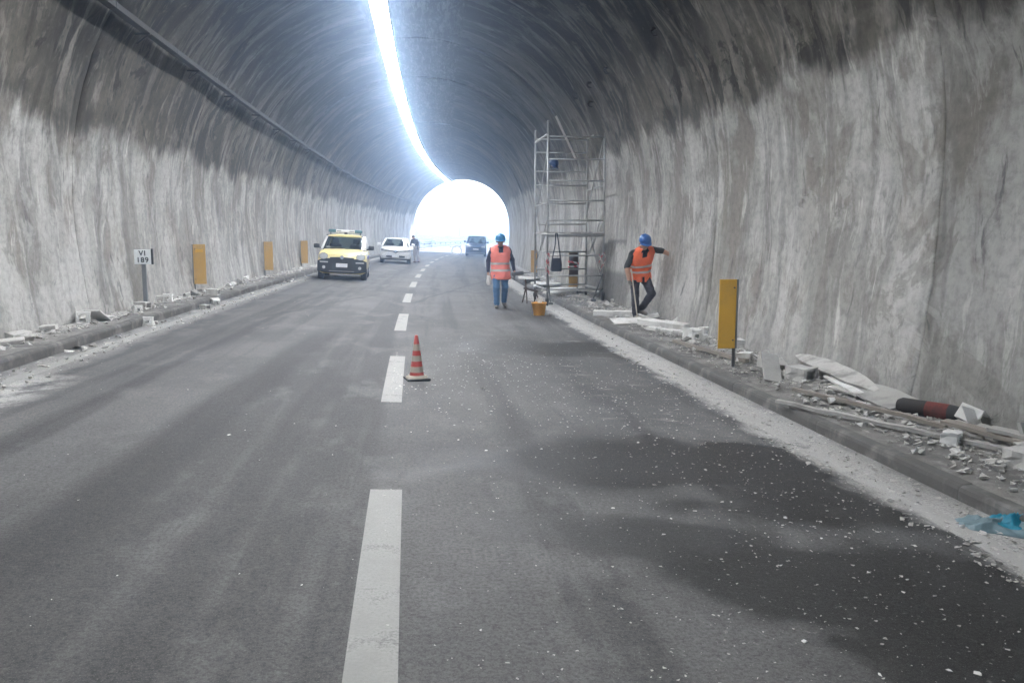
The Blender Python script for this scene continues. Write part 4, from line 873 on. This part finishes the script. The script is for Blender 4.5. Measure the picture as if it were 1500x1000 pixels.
marker('dusty ochre marker panel on the left, second from the numbered sign', -4.72, 27.2, 0.27, 0.9, 0.2, M['ochre_d'], -1, 0.15)
marker('dusty ochre marker panel on the left just behind the patrol car mirror', -4.72, 34.2, 0.27, 0.9, 0.2, M['ochre_d'], -1, 0.15)
marker('farthest ochre marker panel on the left, between patrol car and white car', -4.6, 50.5, 0.3, 0.9, 0.2, M['ochre_d'], -1, 0.15)
sg = thing('distance_sign', 'small white sign reading VI 189 on a thick post by the left wall', 'sign', P(-4.70, 15.5), 0.06)
MB().box((0, 0.03, 0.40), (0.075, 0.05, 0.92), bev=0.008).build('post', M['post_g'], sg)
MB().box((0, -0.01, 0.90), (0.29, 0.02, 0.26), bev=0.006).build('plate', plain('sign_white', (0.78, 0.80, 0.81), 0.5, 0, 0.05), sg)
MB().box((0.155, 0.01, 0.905), (0.03, 0.06, 0.28)).build('edge_channel', M['plastic'], sg)
for txt, z in (('VI', 0.925), ('189', 0.805)):
    c = bpy.data.curves.new('lettering', 'FONT'); c.body = txt; c.size = 0.125; c.align_x = 'CENTER'; c.extrude = 0.003; c.offset = 0.0025; c.space_character = 1.15
    to = bpy.data.objects.new('tmp_text', c); COL.objects.link(to); dg = bpy.context.evaluated_depsgraph_get(); lm = bpy.data.meshes.new_from_object(to.evaluated_get(dg), depsgraph=dg); bpy.data.objects.remove(to)
    lm.materials.clear(); lm.materials.append(M['plastic']); o = link('lettering', lm, sg); o.location = (-0.005, -0.026, z); o.rotation_euler = (PI / 2, 0, 0)
cn = thing('traffic_cone', 'red and dirty-white striped traffic cone standing beside the centre line', 'traffic cone', P(0.17, 9.25), 0.2)
M['cone_r'] = plain('cone_red', (0.50, 0.075, 0.065), 0.6, 0, 0.15, 10, 0.1, (0.42, 0.22, 0.18), 0.5); M['cone_w'] = plain('cone_dirty_white', (0.40, 0.36, 0.30), 0.7, 0, 0.2, 10, 0.1, (0.25, 0.22, 0.19), 0.6)
MB().box((0, 0, 0.014), (0.265, 0.265, 0.028), bev=0.01).build('base', M['plastic'], cn)
MB().lathe([(0.128, 0.028), (0.125, 0.04), (0.085, 0.055)], 28).build('skirt', M['cone_w'], cn, True)
rad = lambda z: 0.081 - (z - 0.05) * (0.081 - 0.018) / 0.455
zs = [0.05, 0.09, 0.155, 0.215, 0.28, 0.335, 0.41, 0.505]
for i in range(len(zs) - 1):
    a, b = zs[i], zs[i + 1]; e = 0.0012 if i % 2 else 0
    pf = [(rad(a) + e, a), (rad((a + b) / 2) + e, (a + b) / 2), (rad(b) + e, b)]
    if i == len(zs) - 2: pf += [(0.014, b + 0.004), (0.002, b + 0.004)]
    MB().lathe(pf, 28).build('red_sleeve' if i % 2 == 0 else 'white_band', M['cone_r'] if i % 2 == 0 else M['cone_w'], cn, True)
bk = thing('bucket', 'orange-yellow builder\'s bucket of rubble standing on the road by the scaffold', 'bucket', P(2.86, 18.05), 0.3)
M['bucket'] = plain('bucket_plastic', (0.78, 0.36, 0.045), 0.5, 0, 0.12, 9, 0.1, (0.6, 0.42, 0.22), 0.4)
MB().lathe([(0.001, 0.004), (0.118, 0.004), (0.123, 0.012), (0.163, 0.27), (0.175, 0.272), (0.175, 0.295), (0.160, 0.295), (0.115, 0.02), (0.001, 0.02)], 32).build('pail', M['bucket'], bk, True)
hp = [V3(0.17 * math.cos(a), 0.10 * math.sin(a), 0.28 + 0.03 * abs(math.sin(a))) for a in [PI * i / 12 for i in range(13)]]
MB().path(hp, 0.006, 5).build('handle', M['zinc_dark'], bk)

# ------------------------------------------------------------------ rubble
M['plaster'] = plain('broken_plaster', (0.53, 0.522, 0.50), 0.95, 0, 0.25, 9, 0.8, (0.20, 0.19, 0.178), 0.8); M['plaster_w'] = plain('white_foam_board', (0.70, 0.698, 0.68), 0.9, 0, 0.12, 7, 0.5, (0.33, 0.322, 0.305), 0.65); M['chunk_g'] = plain('grey_concrete_chunk', (0.27, 0.265, 0.25), 0.95, 0, 0.25, 8, 0.6); M['panel_g'] = plain('dusty_sheet', (0.40, 0.395, 0.378), 0.9, 0, 0.2, 6, 0.5, (0.20, 0.193, 0.18), 0.75); M['wood'] = plain('dusty_wood', (0.27, 0.245, 0.215), 0.9, 0, 0.2, 6, 0.4)
rn = random.Random(11)
def shard(flat=0.5, n=9, sx=1.0):
    bm = bmesh.new()
    for _ in range(n): 
        v = Vector((rn.gauss(0, 1), rn.gauss(0, 1), rn.gauss(0, 1))).normalized() * rn.uniform(0.75, 1); bm.verts.new((v.x * 0.5 * sx, v.y * 0.5, v.z * 0.5 * flat))
    bmesh.ops.convex_hull(bm, input=bm.verts); bmesh.ops.delete(bm, geom=[v for v in bm.verts if not v.link_faces], context='VERTS')
    zmin = min(v.co.z for v in bm.verts)
    for v in bm.verts: v.co.z -= zmin
    vs = [v.co.copy() for v in bm.verts]; bm.verts.index_update(); fs = [tuple(v.index for v in f.verts) for f in bm.faces]; bm.free(); return vs, fs
SH = {'chunk': [shard(0.65) for _ in range(9)], 'flake': [shard(0.22, 8, 1.3) for _ in range(8)], 'stick': [shard(0.16, 10, 2.6) for _ in range(5)]}
SHM = {}
for kk, lst in SH.items():
    for i, (vs, fs) in enumerate(lst):
        for mk in ('plaster', 'plaster_w', 'chunk_g'): SHM[kk, i, mk] = MB().add(vs, fs).mesh('rubble_piece', M[mk])
# hollow duct block: a box with a through hole
def hollow(d, hole, th):
    mb = MB(); w, h = d[0] / 2, d[2]; a, b = hole[0] / 2, hole[1] / 2; c = h / 2
    o = [(-w, 0), (w, 0), (w, h), (-w, h)]; i_ = [(-a, c - b), (a, c - b), (a, c + b), (-a, c + b)]; vs = []
    for yv in (-d[1] / 2, d[1] / 2): vs += [(x, yv, z) for x, z in o] + [(x, yv, z) for x, z in i_]
    fs = []
    for s_ in (0, 8):
        for q in range(4): fs.append((s_ + q, s_ + (q + 1) % 4, s_ + 4 + (q + 1) % 4, s_ + 4 + q))
    for q in range(4): fs.append((q, (q + 1) % 4, 8 + (q + 1) % 4, 8 + q)); fs.append((4 + q, 4 + (q + 1) % 4, 12 + (q + 1) % 4, 12 + q))
    return mb.add(vs, fs)
HB = [hollow((0.17, 0.20, 0.15), (0.085, 0.08), 0.03).mesh('duct_block', M['plaster_w']), hollow((0.22, 0.30, 0.16), (0.14, 0.09), 0.03).mesh('duct_block', M['plaster']), hollow((0.14, 0.12, 0.13), (0.05, 0.05), 0.03).mesh('duct_block', M['plaster_w'])]
for me in HB:
    bm = bmesh.new(); bm.from_mesh(me); bmesh.ops.subdivide_edges(bm, edges=bm.edges, cuts=2, use_grid_fill=True)
    for v in bm.verts: v.co += Vector([rn.uniform(-0.007, 0.007) for _ in range(3)]) + 0.02 * mnoise.noise(v.co * 9) * Vector((1, 1, 0.4))
    bmesh.ops.recalc_face_normals(bm, faces=bm.faces); bm.to_mesh(me); bm.free()
GL = 'rubble along the left wall'; GR_ = 'rubble along the right wall'
def piece(me, off, y, s, rot, label, group, cat='rubble', dz=0.0, name=None):
    o = link(name or me.name.split('.')[0], me); o.location = P(off, y, dz=dz); o.rotation_euler = rot; o.scale = (s, s, s) if not isinstance(s, tuple) else s; return tag(o, label, cat, group)
# left strip
LL = {'chunk': 'pale broken lump in the rubble strip along the left wall', 'flake': 'flat pale flake in the rubble strip along the left wall', 'stick': 'narrow pale splinter in the rubble strip along the left wall'}
LG = {'chunk': 'small pale lump fallen in the gutter under the left kerb', 'flake': 'flat pale flake fallen in the gutter under the left kerb', 'stick': 'narrow pale splinter fallen in the gutter under the left kerb'}
RRL = {'chunk': 'pale broken lump in the rubble strip along the right wall', 'flake': 'flat pale flake in the rubble strip along the right wall', 'stick': 'narrow pale splinter in the rubble strip along the right wall'}
def scatter(n, y0, y1, o0, o1, s0, s1, labs, group, pw=1.0, seed=1):
    r = random.Random(seed)
    for _ in range(n):
        kk = r.choices(('chunk', 'flake', 'stick'), (5, 4, 1.6))[0]; y = y0 + (y1 - y0) * r.random() ** pw; off = r.uniform(o0, o1); s = s0 * (s1 / s0) ** r.random()
        mk = r.choices(('plaster', 'plaster_w', 'chunk_g'), (5, 4, 2))[0]
        piece(SHM[kk, r.randrange(len(SH[kk])), mk], off, y, s, (r.gauss(0, 0.12), r.gauss(0, 0.12), r.uniform(0, 6.28)), labs[kk], group, dz=-0.004)
scatter(105, 9.5, 42, -4.97, -4.42, 0.09, 0.34, LL, GL, 1.25, 21)
scatter(48, 8.5, 34, -4.08, -3.72, 0.06, 0.20, LG, 'lumps in the left gutter', 1.2, 22)
scatter(112, 5.4, 20, 4.3, 5.1, 0.08, 0.30, RRL, GR_, 1.1, 23)
scatter(30, 12, 34, 4.45, 5.1, 0.10, 0.40, RRL, GR_, 1.1, 25)
def blk(i, off, y, rz, lab, s=1.0, rx=0.0, ry=0.0, dz=0.0): return piece(HB[i], off, y, s, (rx, ry, rz), lab, 'hollow duct blocks', 'block', dz, 'duct_block')
blk(0, -4.72, 12.75, 0.35, 'white hollow block with a square hole, tilted, in the left rubble', 1.1, 0, 0.1)
blk(2, -4.05, 13.55, 0.1, 'small white block lying alone in the left gutter', 1.1)
blk(1, -4.62, 15.1, 1.2, 'white hollow block lying in front of the numbered sign post', 0.8)
blk(2, -4.45, 14.3, 0.6, 'small white block lying left of the numbered sign post', 1.0)
blk(1, -4.28, 18.6, 1.4, 'white block on the kerb edge under the nearest left marker panel', 0.85)
blk(0, -4.03, 17.7, 0.5, 'white block tilted in the gutter past the numbered sign', 0.85, 0.3)
blk(1, -3.95, 16.6, 0.9, 'long white block lying in the gutter past the numbered sign', 0.6)
blk(2, -4.55, 16.3, 0.2, 'white block standing on the rubble behind the numbered sign', 1.2, 0, 0, 0.03)
# a little tent of boards beside the left hollow block
o = MB().box((0, 0, 0.09), (0.34, 0.26, 0.02), Matrix.Rotation(0.55, 3, 'Y')).build('broken_board', M['plaster_w']); o.location = P(-4.58, 12.95); o.rotation_euler = (0, 0, 1.35); tag(o, 'white broken board propped beside the tilted left hollow block', 'board')
for off, y, d, rz, lab in ((-4.80, 11.75, (0.26, 0.14, 0.07), 0.1, 'flat white slab lying at the foot of the left wall'), (-4.62, 10.35, (0.30, 0.2, 0.05), 0.4, 'flat pale slab at the left edge of the view'), (-4.68, 10.7, (0.24, 0.2, 0.1), 0.9, 'thick pale slab leaning in the left rubble, second from the left edge'), (-4.85, 16.7, (0.30, 0.12, 0.12), 0.1, 'white brick-shaped block against the left wall behind the sign')):
    o = MB().box((0, 0, d[2] / 2), d, bev=0.008).build('pale_slab', M['plaster']); o.location = P(off, y); o.rotation_euler = (0.1, -0.06, rz); tag(o, lab, 'slab')
# right side: boards, panels, pipes
def sheet(name, length, width, th, bend, mat, nseg=8, taper=0.0):
    """a board along +X, bowed in Z"""
    mb = MB(); rings = []
    for i in range(nseg + 1):
        f = i / nseg; x = (f - 0.5) * length; z = bend * (1 - (2 * f - 1) ** 2) + 0.006 * math.sin(i * 2.3); w = width / 2 * (1 - taper * abs(2 * f - 1) ** 3) * (1 + 0.05 * math.sin(i * 1.9))
        rings.append([V3(x, -w, z), V3(x, w, z), V3(x, w, z + th), V3(x, -w, z + th)])
    return mb.loft(rings).mesh(name, mat)
def lay(name, me, off, y, z, rot, lab, cat): 
    o = link(name, me); o.location = P(off, y, dz=z); o.rotation_euler = rot; return tag(o, lab, cat)
lay('white_sheet', sheet('white_sheet', 2.1, 0.24, 0.016, 0.035, M['plaster'], 10, 0.75), 4.93, 8.75, 0.13, (0.30, 0.03, -1.66), 'long pale bowed sheet lying along the right wall foot', 'sheet')
lay('leaning_board', MB().box((0, 0, 0.24), (0.215, 0.02, 0.48), bev=0.003).mesh('leaning_board', M['panel_g']), 4.30, 8.95, 0.0, (-0.95, 0.22, -0.15), 'short pale board propped on edge past the big ochre panel', 'board')
lay('duct_tube', HB[1], 4.66, 8.98, 0.0, (0, 0, 0.35), 'hollow square duct piece with its dark opening towards us', 'duct')
lay('white_strip', sheet('white_strip', 1.0, 0.09, 0.03, 0.0, M['plaster_w'], 4), 4.78, 8.25, 0.06, (0.2, 0.03, -1.75), 'bright white narrow strip under the long bowed sheet', 'strip')
lay('grey_sheet', sheet('grey_sheet', 1.2, 0.34, 0.02, 0.03, M['panel_g'], 6), 4.83, 7.75, 0.05, (0.25, 0.0, -1.60), 'grey dusty sheet half under the long bowed sheet', 'sheet')
lay('long_batten', sheet('long_batten', 2.35, 0.045, 0.03, 0.0, M['panel_g'], 10), 4.24, 6.6, 0.03, (0.1, 0.0, -1.16), 'long pale batten lying nearest the right kerb', 'batten')
lay('dark_batten', sheet('dark_batten', 1.9, 0.035, 0.035, 0.01, M['wood'], 8), 4.45, 7.3, 0.03, (0.1, 0.0, -1.31), 'thin dark batten lying between the pale batten and the sheets', 'batten')
lay('broken_box', hollow((0.20, 0.20, 0.14), (0.16, 0.10), 0.02).mesh('broken_box', M['plaster_w']), 4.93, 6.40, 0.05, (0.25, 0.5, 0.5), 'broken open white box tilted against the right wall', 'box')
lay('box_lid', sheet('box_lid', 0.2, 0.17, 0.012, 0.0, M['plaster_w'], 2), 4.86, 6.28, 0.14, (0.9, 0.3, 0.2), 'torn white lid leaning on the broken open box', 'lid')
lay('block_small', HB[2], 4.46, 5.98, 0.02, (0.1, 0.0, 0.7), 'small pale block under the middle of the pale batten end', 'block').scale = (1.1, 1.0, 0.7)
lay('duct_end', HB[1], 4.58, 5.30, 0.0, (0.0, 0, 0.25), 'hollow pale duct end showing its dark arch by right edge', 'duct').scale = (0.9, 0.8, 0.8)
lay('bracket_plate', sheet('bracket_plate', 0.20, 0.17, 0.03, 0, M['panel_g'], 2), 4.93, 5.72, 0.14, (1.2, 0.0, 0.3), 'pale square plate with a round hole mark at the right edge', 'plate')
for i, (off, y, L_, rz) in enumerate(((4.95, 6.0, 0.9, -1.35), (4.78, 5.85, 1.0, -1.3), (4.88, 5.6, 0.7, -1.25))):
    lay('timber_lath', sheet('timber_lath', L_, 0.09, 0.03, 0.0, M['panel_g' if i != 1 else 'wood'], 4), off, y, 0.05 + 0.03 * i, (0.1, 0.02, rz), ['pale lath lying against the right wall beyond the plate', 'dusty wooden lath between two pale laths at the right edge', 'pale lath nearest the viewer beside the square plate'][i], 'lath')
# extinguisher-like cylinder
ex = thing('gas_cylinder', 'dark red and black cylinder lying at the right wall foot', 'cylinder', P(4.93, 6.86, dz=0.075), -1.02)
Mx = Matrix.Rotation(PI / 2, 4, 'Y')
MB().lathe([(0.002, -0.36), (0.055, -0.35), (0.075, -0.31), (0.076, -0.08)], 20, Mx).build('black_end', plain('sooty_black', (0.03, 0.028, 0.028), 0.8), ex, True)
MB().lathe([(0.0765, -0.08), (0.0765, 0.12)], 20, Mx).build('red_body', plain('faded_red', (0.16, 0.035, 0.03), 0.8, 0, 0.4, 6, 0.3, (0.05, 0.035, 0.033), 0.95), ex, True)
MB().lathe([(0.076, 0.12), (0.068, 0.2), (0.04, 0.33), (0.022, 0.38), (0.002, 0.385)], 20, Mx).build('tapered_nozzle', plain('sooty_grey', (0.045, 0.048, 0.05), 0.8), ex, True)
# boards under the second worker's feet
lay('white_board', sheet('white_board', 0.62, 0.40, 0.018, 0.0, M['plaster_w'], 3), 4.24, 15.45, 0.05, (0.16, -0.03, 0.03), 'bright white flat board at the feet of the worker by the wall', 'board')
lay('curled_sheet', sheet('curled_sheet', 0.7, 0.22, 0.015, -0.09, M['plaster_w'], 8, 0.5), 4.93, 16.0, 0.16, (0.2, -0.15, 0.15), 'white curled sheet right of the wall worker\'s boots', 'sheet')
lay('thick_foam', sheet('thick_foam', 0.85, 0.2, 0.1, 0.0, M['plaster_w'], 5), 4.30, 16.9, 0.02, (0.05, 0.0, -0.35), 'thick white foam length behind the wall worker\'s boots', 'foam')
lay('long_foam', sheet('long_foam', 1.25, 0.22, 0.1, 0.0, M['plaster_w'], 6), 4.72, 14.6, 0.02, (0.1, 0.0, -1.15), 'long white foam length lying below the wall worker', 'foam')
lay('flat_foam', sheet('flat_foam', 1.1, 0.17, 0.05, 0.0, M['plaster_w'], 6), 4.55, 13.75, 0.02, (0.05, 0.0, -1.2), 'flat white foam strip nearest the kerb below the worker', 'foam')
blk(0, 4.70, 13.05, 0.2, 'hollow block with dark hole at the end of the foam lengths', 1.1)
blk(2, 4.62, 12.6, 0.1, 'solid-looking white cube beside the foam lengths', 1.5)
blk(2, 4.98, 13.2, 0.5, 'grey white block against the right wall behind the hollow block', 1.2)
blk(1, 4.95, 11.7, 1.3, 'white block half hidden behind the big ochre panel', 0.9)
blk(0, 4.55, 10.4, 0.9, 'broken hollow block just right of the big ochre panel post', 0.9)
lay('grey_batten', sheet('grey_batten', 2.2, 0.06, 0.05, 0.0, M['wood'], 6), 4.36, 11.3, 0.02, (0, 0, -1.45), 'dusty grey batten running past the foot of the big ochre panel', 'batten')
lay('upright_offcut', sheet('upright_offcut', 0.2, 0.1, 0.05, 0.0, M['plaster'], 2), 4.62, 9.95, 0.1, (0.1, -1.35, 0.4), 'pale offcut standing upright right of the big ochre panel', 'offcut')
# white boards lying round the tower
for i, (off, y, L_, w, rz, z, lab) in enumerate(((4.35, 27.5, 2.6, 0.9, 1.3, 0.08, 'large white board lying on the pavement behind the scaffold'), (4.75, 24.2, 1.6, 0.7, 0.2, 0.06, 'white board seen between the lower scaffold bars'), (4.15, 31.0, 2.8, 0.7, 1.35, 0.1, 'farthest white board, left of the scaffold by the kerb'), (4.05, 23.2, 0.8, 0.35, 0.6, 0.06, 'short white board at the left foot of the scaffold'), (4.2, 21.6, 1.6, 0.12, 0.02, 0.22, 'narrow white strip lying across the front base of the scaffold'))):
    lay('foam_board', sheet('foam_board', L_, w, 0.04, 0.03, M['plaster_w'], 5, 0.2), off, y, z, (0.06, 0.03, rz), lab, 'board')
# trestle of tools beside the bucket
ts = thing('tool_trestle', 'cluttered brown trestle with rags behind the bucket', 'trestle', P(3.12, 21.6), 0.35); ts.scale = (0.85,) * 3
M['trestle'] = plain('stained_wood', (0.10, 0.075, 0.06), 0.85, 0, 0.3, 8, 0.3)
MB().box((0, 0, 0.42), (0.50, 0.07, 0.06), Matrix.Rotation(0.25, 3, 'Y'), bev=0.006).build('beam', M['trestle'], ts)
for a in (-1, 1):
    for b in (-1, 1): MB().tube((a * 0.17, b * 0.02, 0.42 - a * 0.04), (a * 0.22, b * 0.16, 0.0), 0.022, 0.02, 6).build('leg', M['trestle'], ts)
MB().tube((-0.16, 0, 0.40), (-0.20, -0.02, 0.76), 0.03, 0.02, 6).build('handle', M['trestle'], ts)
for (x, yv, z, s, lab) in ((0.12, 0.05, 0.52, 0.24, 'white torn foam lump resting on the brown trestle'), ):
    o = piece(SHM['chunk', 2, 'plaster_w'], 3.22, 21.75, (0.14, 0.14, 0.42), (0.2, 0.1, 0.4), lab, None, 'foam', 0.40, 'foam_lump')
for i, (dx, dy, rx, ry, lab) in enumerate(((-0.03, 0.0, 0.15, 0.25, 'white splinter sticking up left in the bucket'), (0.05, 0.02, -0.1, -0.2, 'white splinter sticking up right in the bucket'))):
    o = MB().box((0, 0, 0.17), (0.05, 0.02, 0.34)).build('foam_splinter', M['plaster_w']); o.location = P(2.86 + dx, 18.05 + dy, dz=0.06); o.rotation_euler = (rx, ry, 0.3 * i); tag(o, lab, 'splinter')
# hose hoop far down the lane
hoop = MB()
for r_, z in ((0.42, 0.5), (0.40, 0.46)):
    q = lambda a: V3(r_ * math.cos(a), 0.1 * math.sin(a * 2), z + r_ * math.sin(a)); hoop.path([q(2 * PI * i / 20) for i in range(21)], 0.016, 6)
o = hoop.build('hose_coil', M['panel_g']); o.location = P(0.73, 70.0, dz=-0.02); tag(o, 'pale hose coil standing on the lane near the far mouth', 'hose')
# crumpled blue plastic sheet in the right gutter
def crumple(nx, ny, sx, sy, h, seed):
    mb = MB(); vs = []; 
    for j in range(ny):
        for i in range(nx):
            u, v = i / (nx - 1) - 0.5, j / (ny - 1) - 0.5; q = V3(u * 3.4, v * 3.0, seed); z = ((1 - abs(mnoise.noise(q))) ** 3 * 0.55 + 0.4 * (0.5 + mnoise.noise(q * 1.3 + V3(4, 1, 0))) + 0.22 * (1 - abs(mnoise.noise(q * 2.6))) ** 4) * h * max(0.0, 1 - (2 * u) ** 4) * max(0.0, 1 - (2 * v) ** 4) + 0.006
            vs.append((u * sx + 0.05 * mnoise.noise(q * 0.7), v * sy + 0.05 * mnoise.noise(q * 0.7 + V3(9, 9, 9)), z))
    mb.add(vs, [(j * nx + i, j * nx + i + 1, (j + 1) * nx + i + 1, (j + 1) * nx + i) for j in range(ny - 1) for i in range(nx - 1)])
    return baked(mb.mesh('plastic', M['white'], True), [('SOLIDIFY', dict(thickness=0.003))])
rg = thing('plastic_sheet', 'crumpled turquoise plastic sheet in the gutter at the right edge', 'plastic sheet', P(3.80, 4.42), -0.5)
M['turq'] = plain('turquoise_plastic', (0.012, 0.22, 0.33), 0.5, 0, 0.25, 14, 0.3); M['clearp'] = plain('dusty_film', (0.16, 0.24, 0.27), 0.5, 0, 0.3, 14, 0.3)
me = crumple(44, 34, 0.42, 0.24, 0.11, 3.0); me.materials.clear(); me.materials.append(M['turq']); link('blue_fold', me, rg).location = (0.06, 0.02, 0)
me = crumple(40, 30, 0.46, 0.26, 0.07, 7.0); me.materials.clear(); me.materials.append(M['clearp']); link('clear_fold', me, rg).location = (-0.10, -0.03, 0)

# uncountable chips and grit
def grit(name, n, fn, s0, s1, flat, mat, label, cat, pw=2.2, seed=5):
    r = random.Random(seed); mb = MB(); protos = [shard(flat, 6, 1.3) for _ in range(10)]; V = []; F = []
    for _ in range(n):
        off, y = fn(r); vs, fs = protos[r.randrange(10)]; s = s0 + (s1 - s0) * r.random() ** pw; a = r.uniform(0, 6.28); ca, sa = math.cos(a) * s, math.sin(a) * s; c = P(off, y); b = len(V)
        V += [(c.x + v.x * ca - v.y * sa, c.y + v.x * sa + v.y * ca, c.z + v.z * s + 0.003) for v in vs]; F += [tuple(i + b for i in f) for f in fs]
    me = bpy.data.meshes.new(name); me.from_pydata(V, [], F); me.materials.append(mat); return tag(link(name, me), label, cat, kind='stuff')
def lane(r):
    while True:
        y = 2.4 + 30 * r.random() ** 2.2; off = r.gauss(2.0, 0.95)
        if -0.3 < off < 3.75: return off, y
def cluster(r):
    cx, cy, a, b = r.choice(((0.9, 8.9, 0.7, 1.1), (2.4, 6.2, 0.8, 0.9), (2.9, 4.3, 0.6, 0.7), (1.5, 10.8, 0.8, 1.2), (2.7, 8.4, 0.6, 0.9)))
    return min(3.7, max(-0.1, r.gauss(cx, a))), max(2.4, r.gauss(cy, b))
def gutterR(r): return r.uniform(3.15, 3.80), 3.5 + 30 * r.random() ** 1.6
def padR(r): return min(5.12, KR + 0.15 + 1.2 * r.random() ** 0.6), 4 + 34 * r.random() ** 1.5
def padL(r): return -min(4.98, 4.25 + 0.75 * r.random() ** 0.5), 8 + 40 * r.random() ** 1.3
def gutterL(r): return r.uniform(-4.08, -3.55), 7 + 34 * r.random() ** 1.4
def leftlane(r): return r.uniform(-3.6, 0.0), 2.4 + 20 * r.random() ** 1.5
grit('plaster_chips', 5200, lane, 0.003, 0.021, 0.35, M['plaster'], 'white plaster chips strewn over the right lane', 'plaster chips', 3.0, 5)
grit('plaster_flakes', 3400, cluster, 0.003, 0.03, 0.35, M['plaster_w'], 'denser clusters of white flakes in the right lane', 'plaster flakes', 3.0, 6)
grit('gutter_grit', 3000, gutterR, 0.008, 0.06, 0.5, M['plaster'], 'pale grit and crumbs filling the right gutter', 'grit', 3.2, 7)
grit('pavement_grit', 9000, padR, 0.010, 0.11, 0.5, M['plaster'], 'crumbled plaster covering the right pavement', 'grit', 2.6, 8)
grit('pavement_crumbs', 4200, padL, 0.012, 0.12, 0.5, M['plaster'], 'crumbled plaster covering the left pavement', 'grit', 2.6, 9)
grit('gutter_crumbs', 800, gutterL, 0.010, 0.09, 0.5, M['plaster'], 'pale crumbs scattered in the left gutter', 'grit', 2.8, 10)
grit('lane_specks', 160, leftlane, 0.005, 0.022, 0.35, M['plaster_w'], 'sparse white specks on the left lane', 'specks', 3.0, 12)
for off, y, s, lab in ((2.33, 2.78, 0.05, 'largest white chip at the bottom right corner of the road'), (1.74, 3.06, 0.045, 'flat white chip on the dark stain near the bottom edge'), (0.66, 7.65, 0.05, 'left of the two white chips past the cone'), (0.86, 7.6, 0.05, 'right of the two white chips past the cone'), (0.69, 6.13, 0.045, 'lone white chip right of the centre line before the dark stain'), (-1.3, 6.5, 0.04, 'lone white chip on the left lane')):
    piece(SHM['flake', 3, 'plaster_w'], off, y, s, (0, 0, rn.uniform(0, 6)), lab, 'loose chips on the road', 'chip', name='plaster_chip')

# ------------------------------------------------------------------ dusty air, tinted blue to stand in for lens glow
if HAZE > 0:
    k = bpy.data.materials.new('dusty_glow_air'); k.use_nodes = True; t = k.node_tree; t.nodes.remove(t.nodes['Principled BSDF'])
    pv = t.nodes.new('ShaderNodeVolumePrincipled'); pv.inputs['Color'].default_value = (0.52, 0.70, 1.0, 1); pv.inputs['Density'].default_value = HAZE; pv.inputs['Anisotropy'].default_value = 0.90
    t.links.new(pv.outputs[0], t.nodes['Material Output'].inputs['Volume'])
    o = MB().box((0, 0, 4.2), (2 * G0 + 20, 2 * G0 + 20, 11.5)).build('haze', k); tag(o, 'thin dusty air filling the tunnel, its blue tint imitating lens glow', 'haze', kind='stuff')
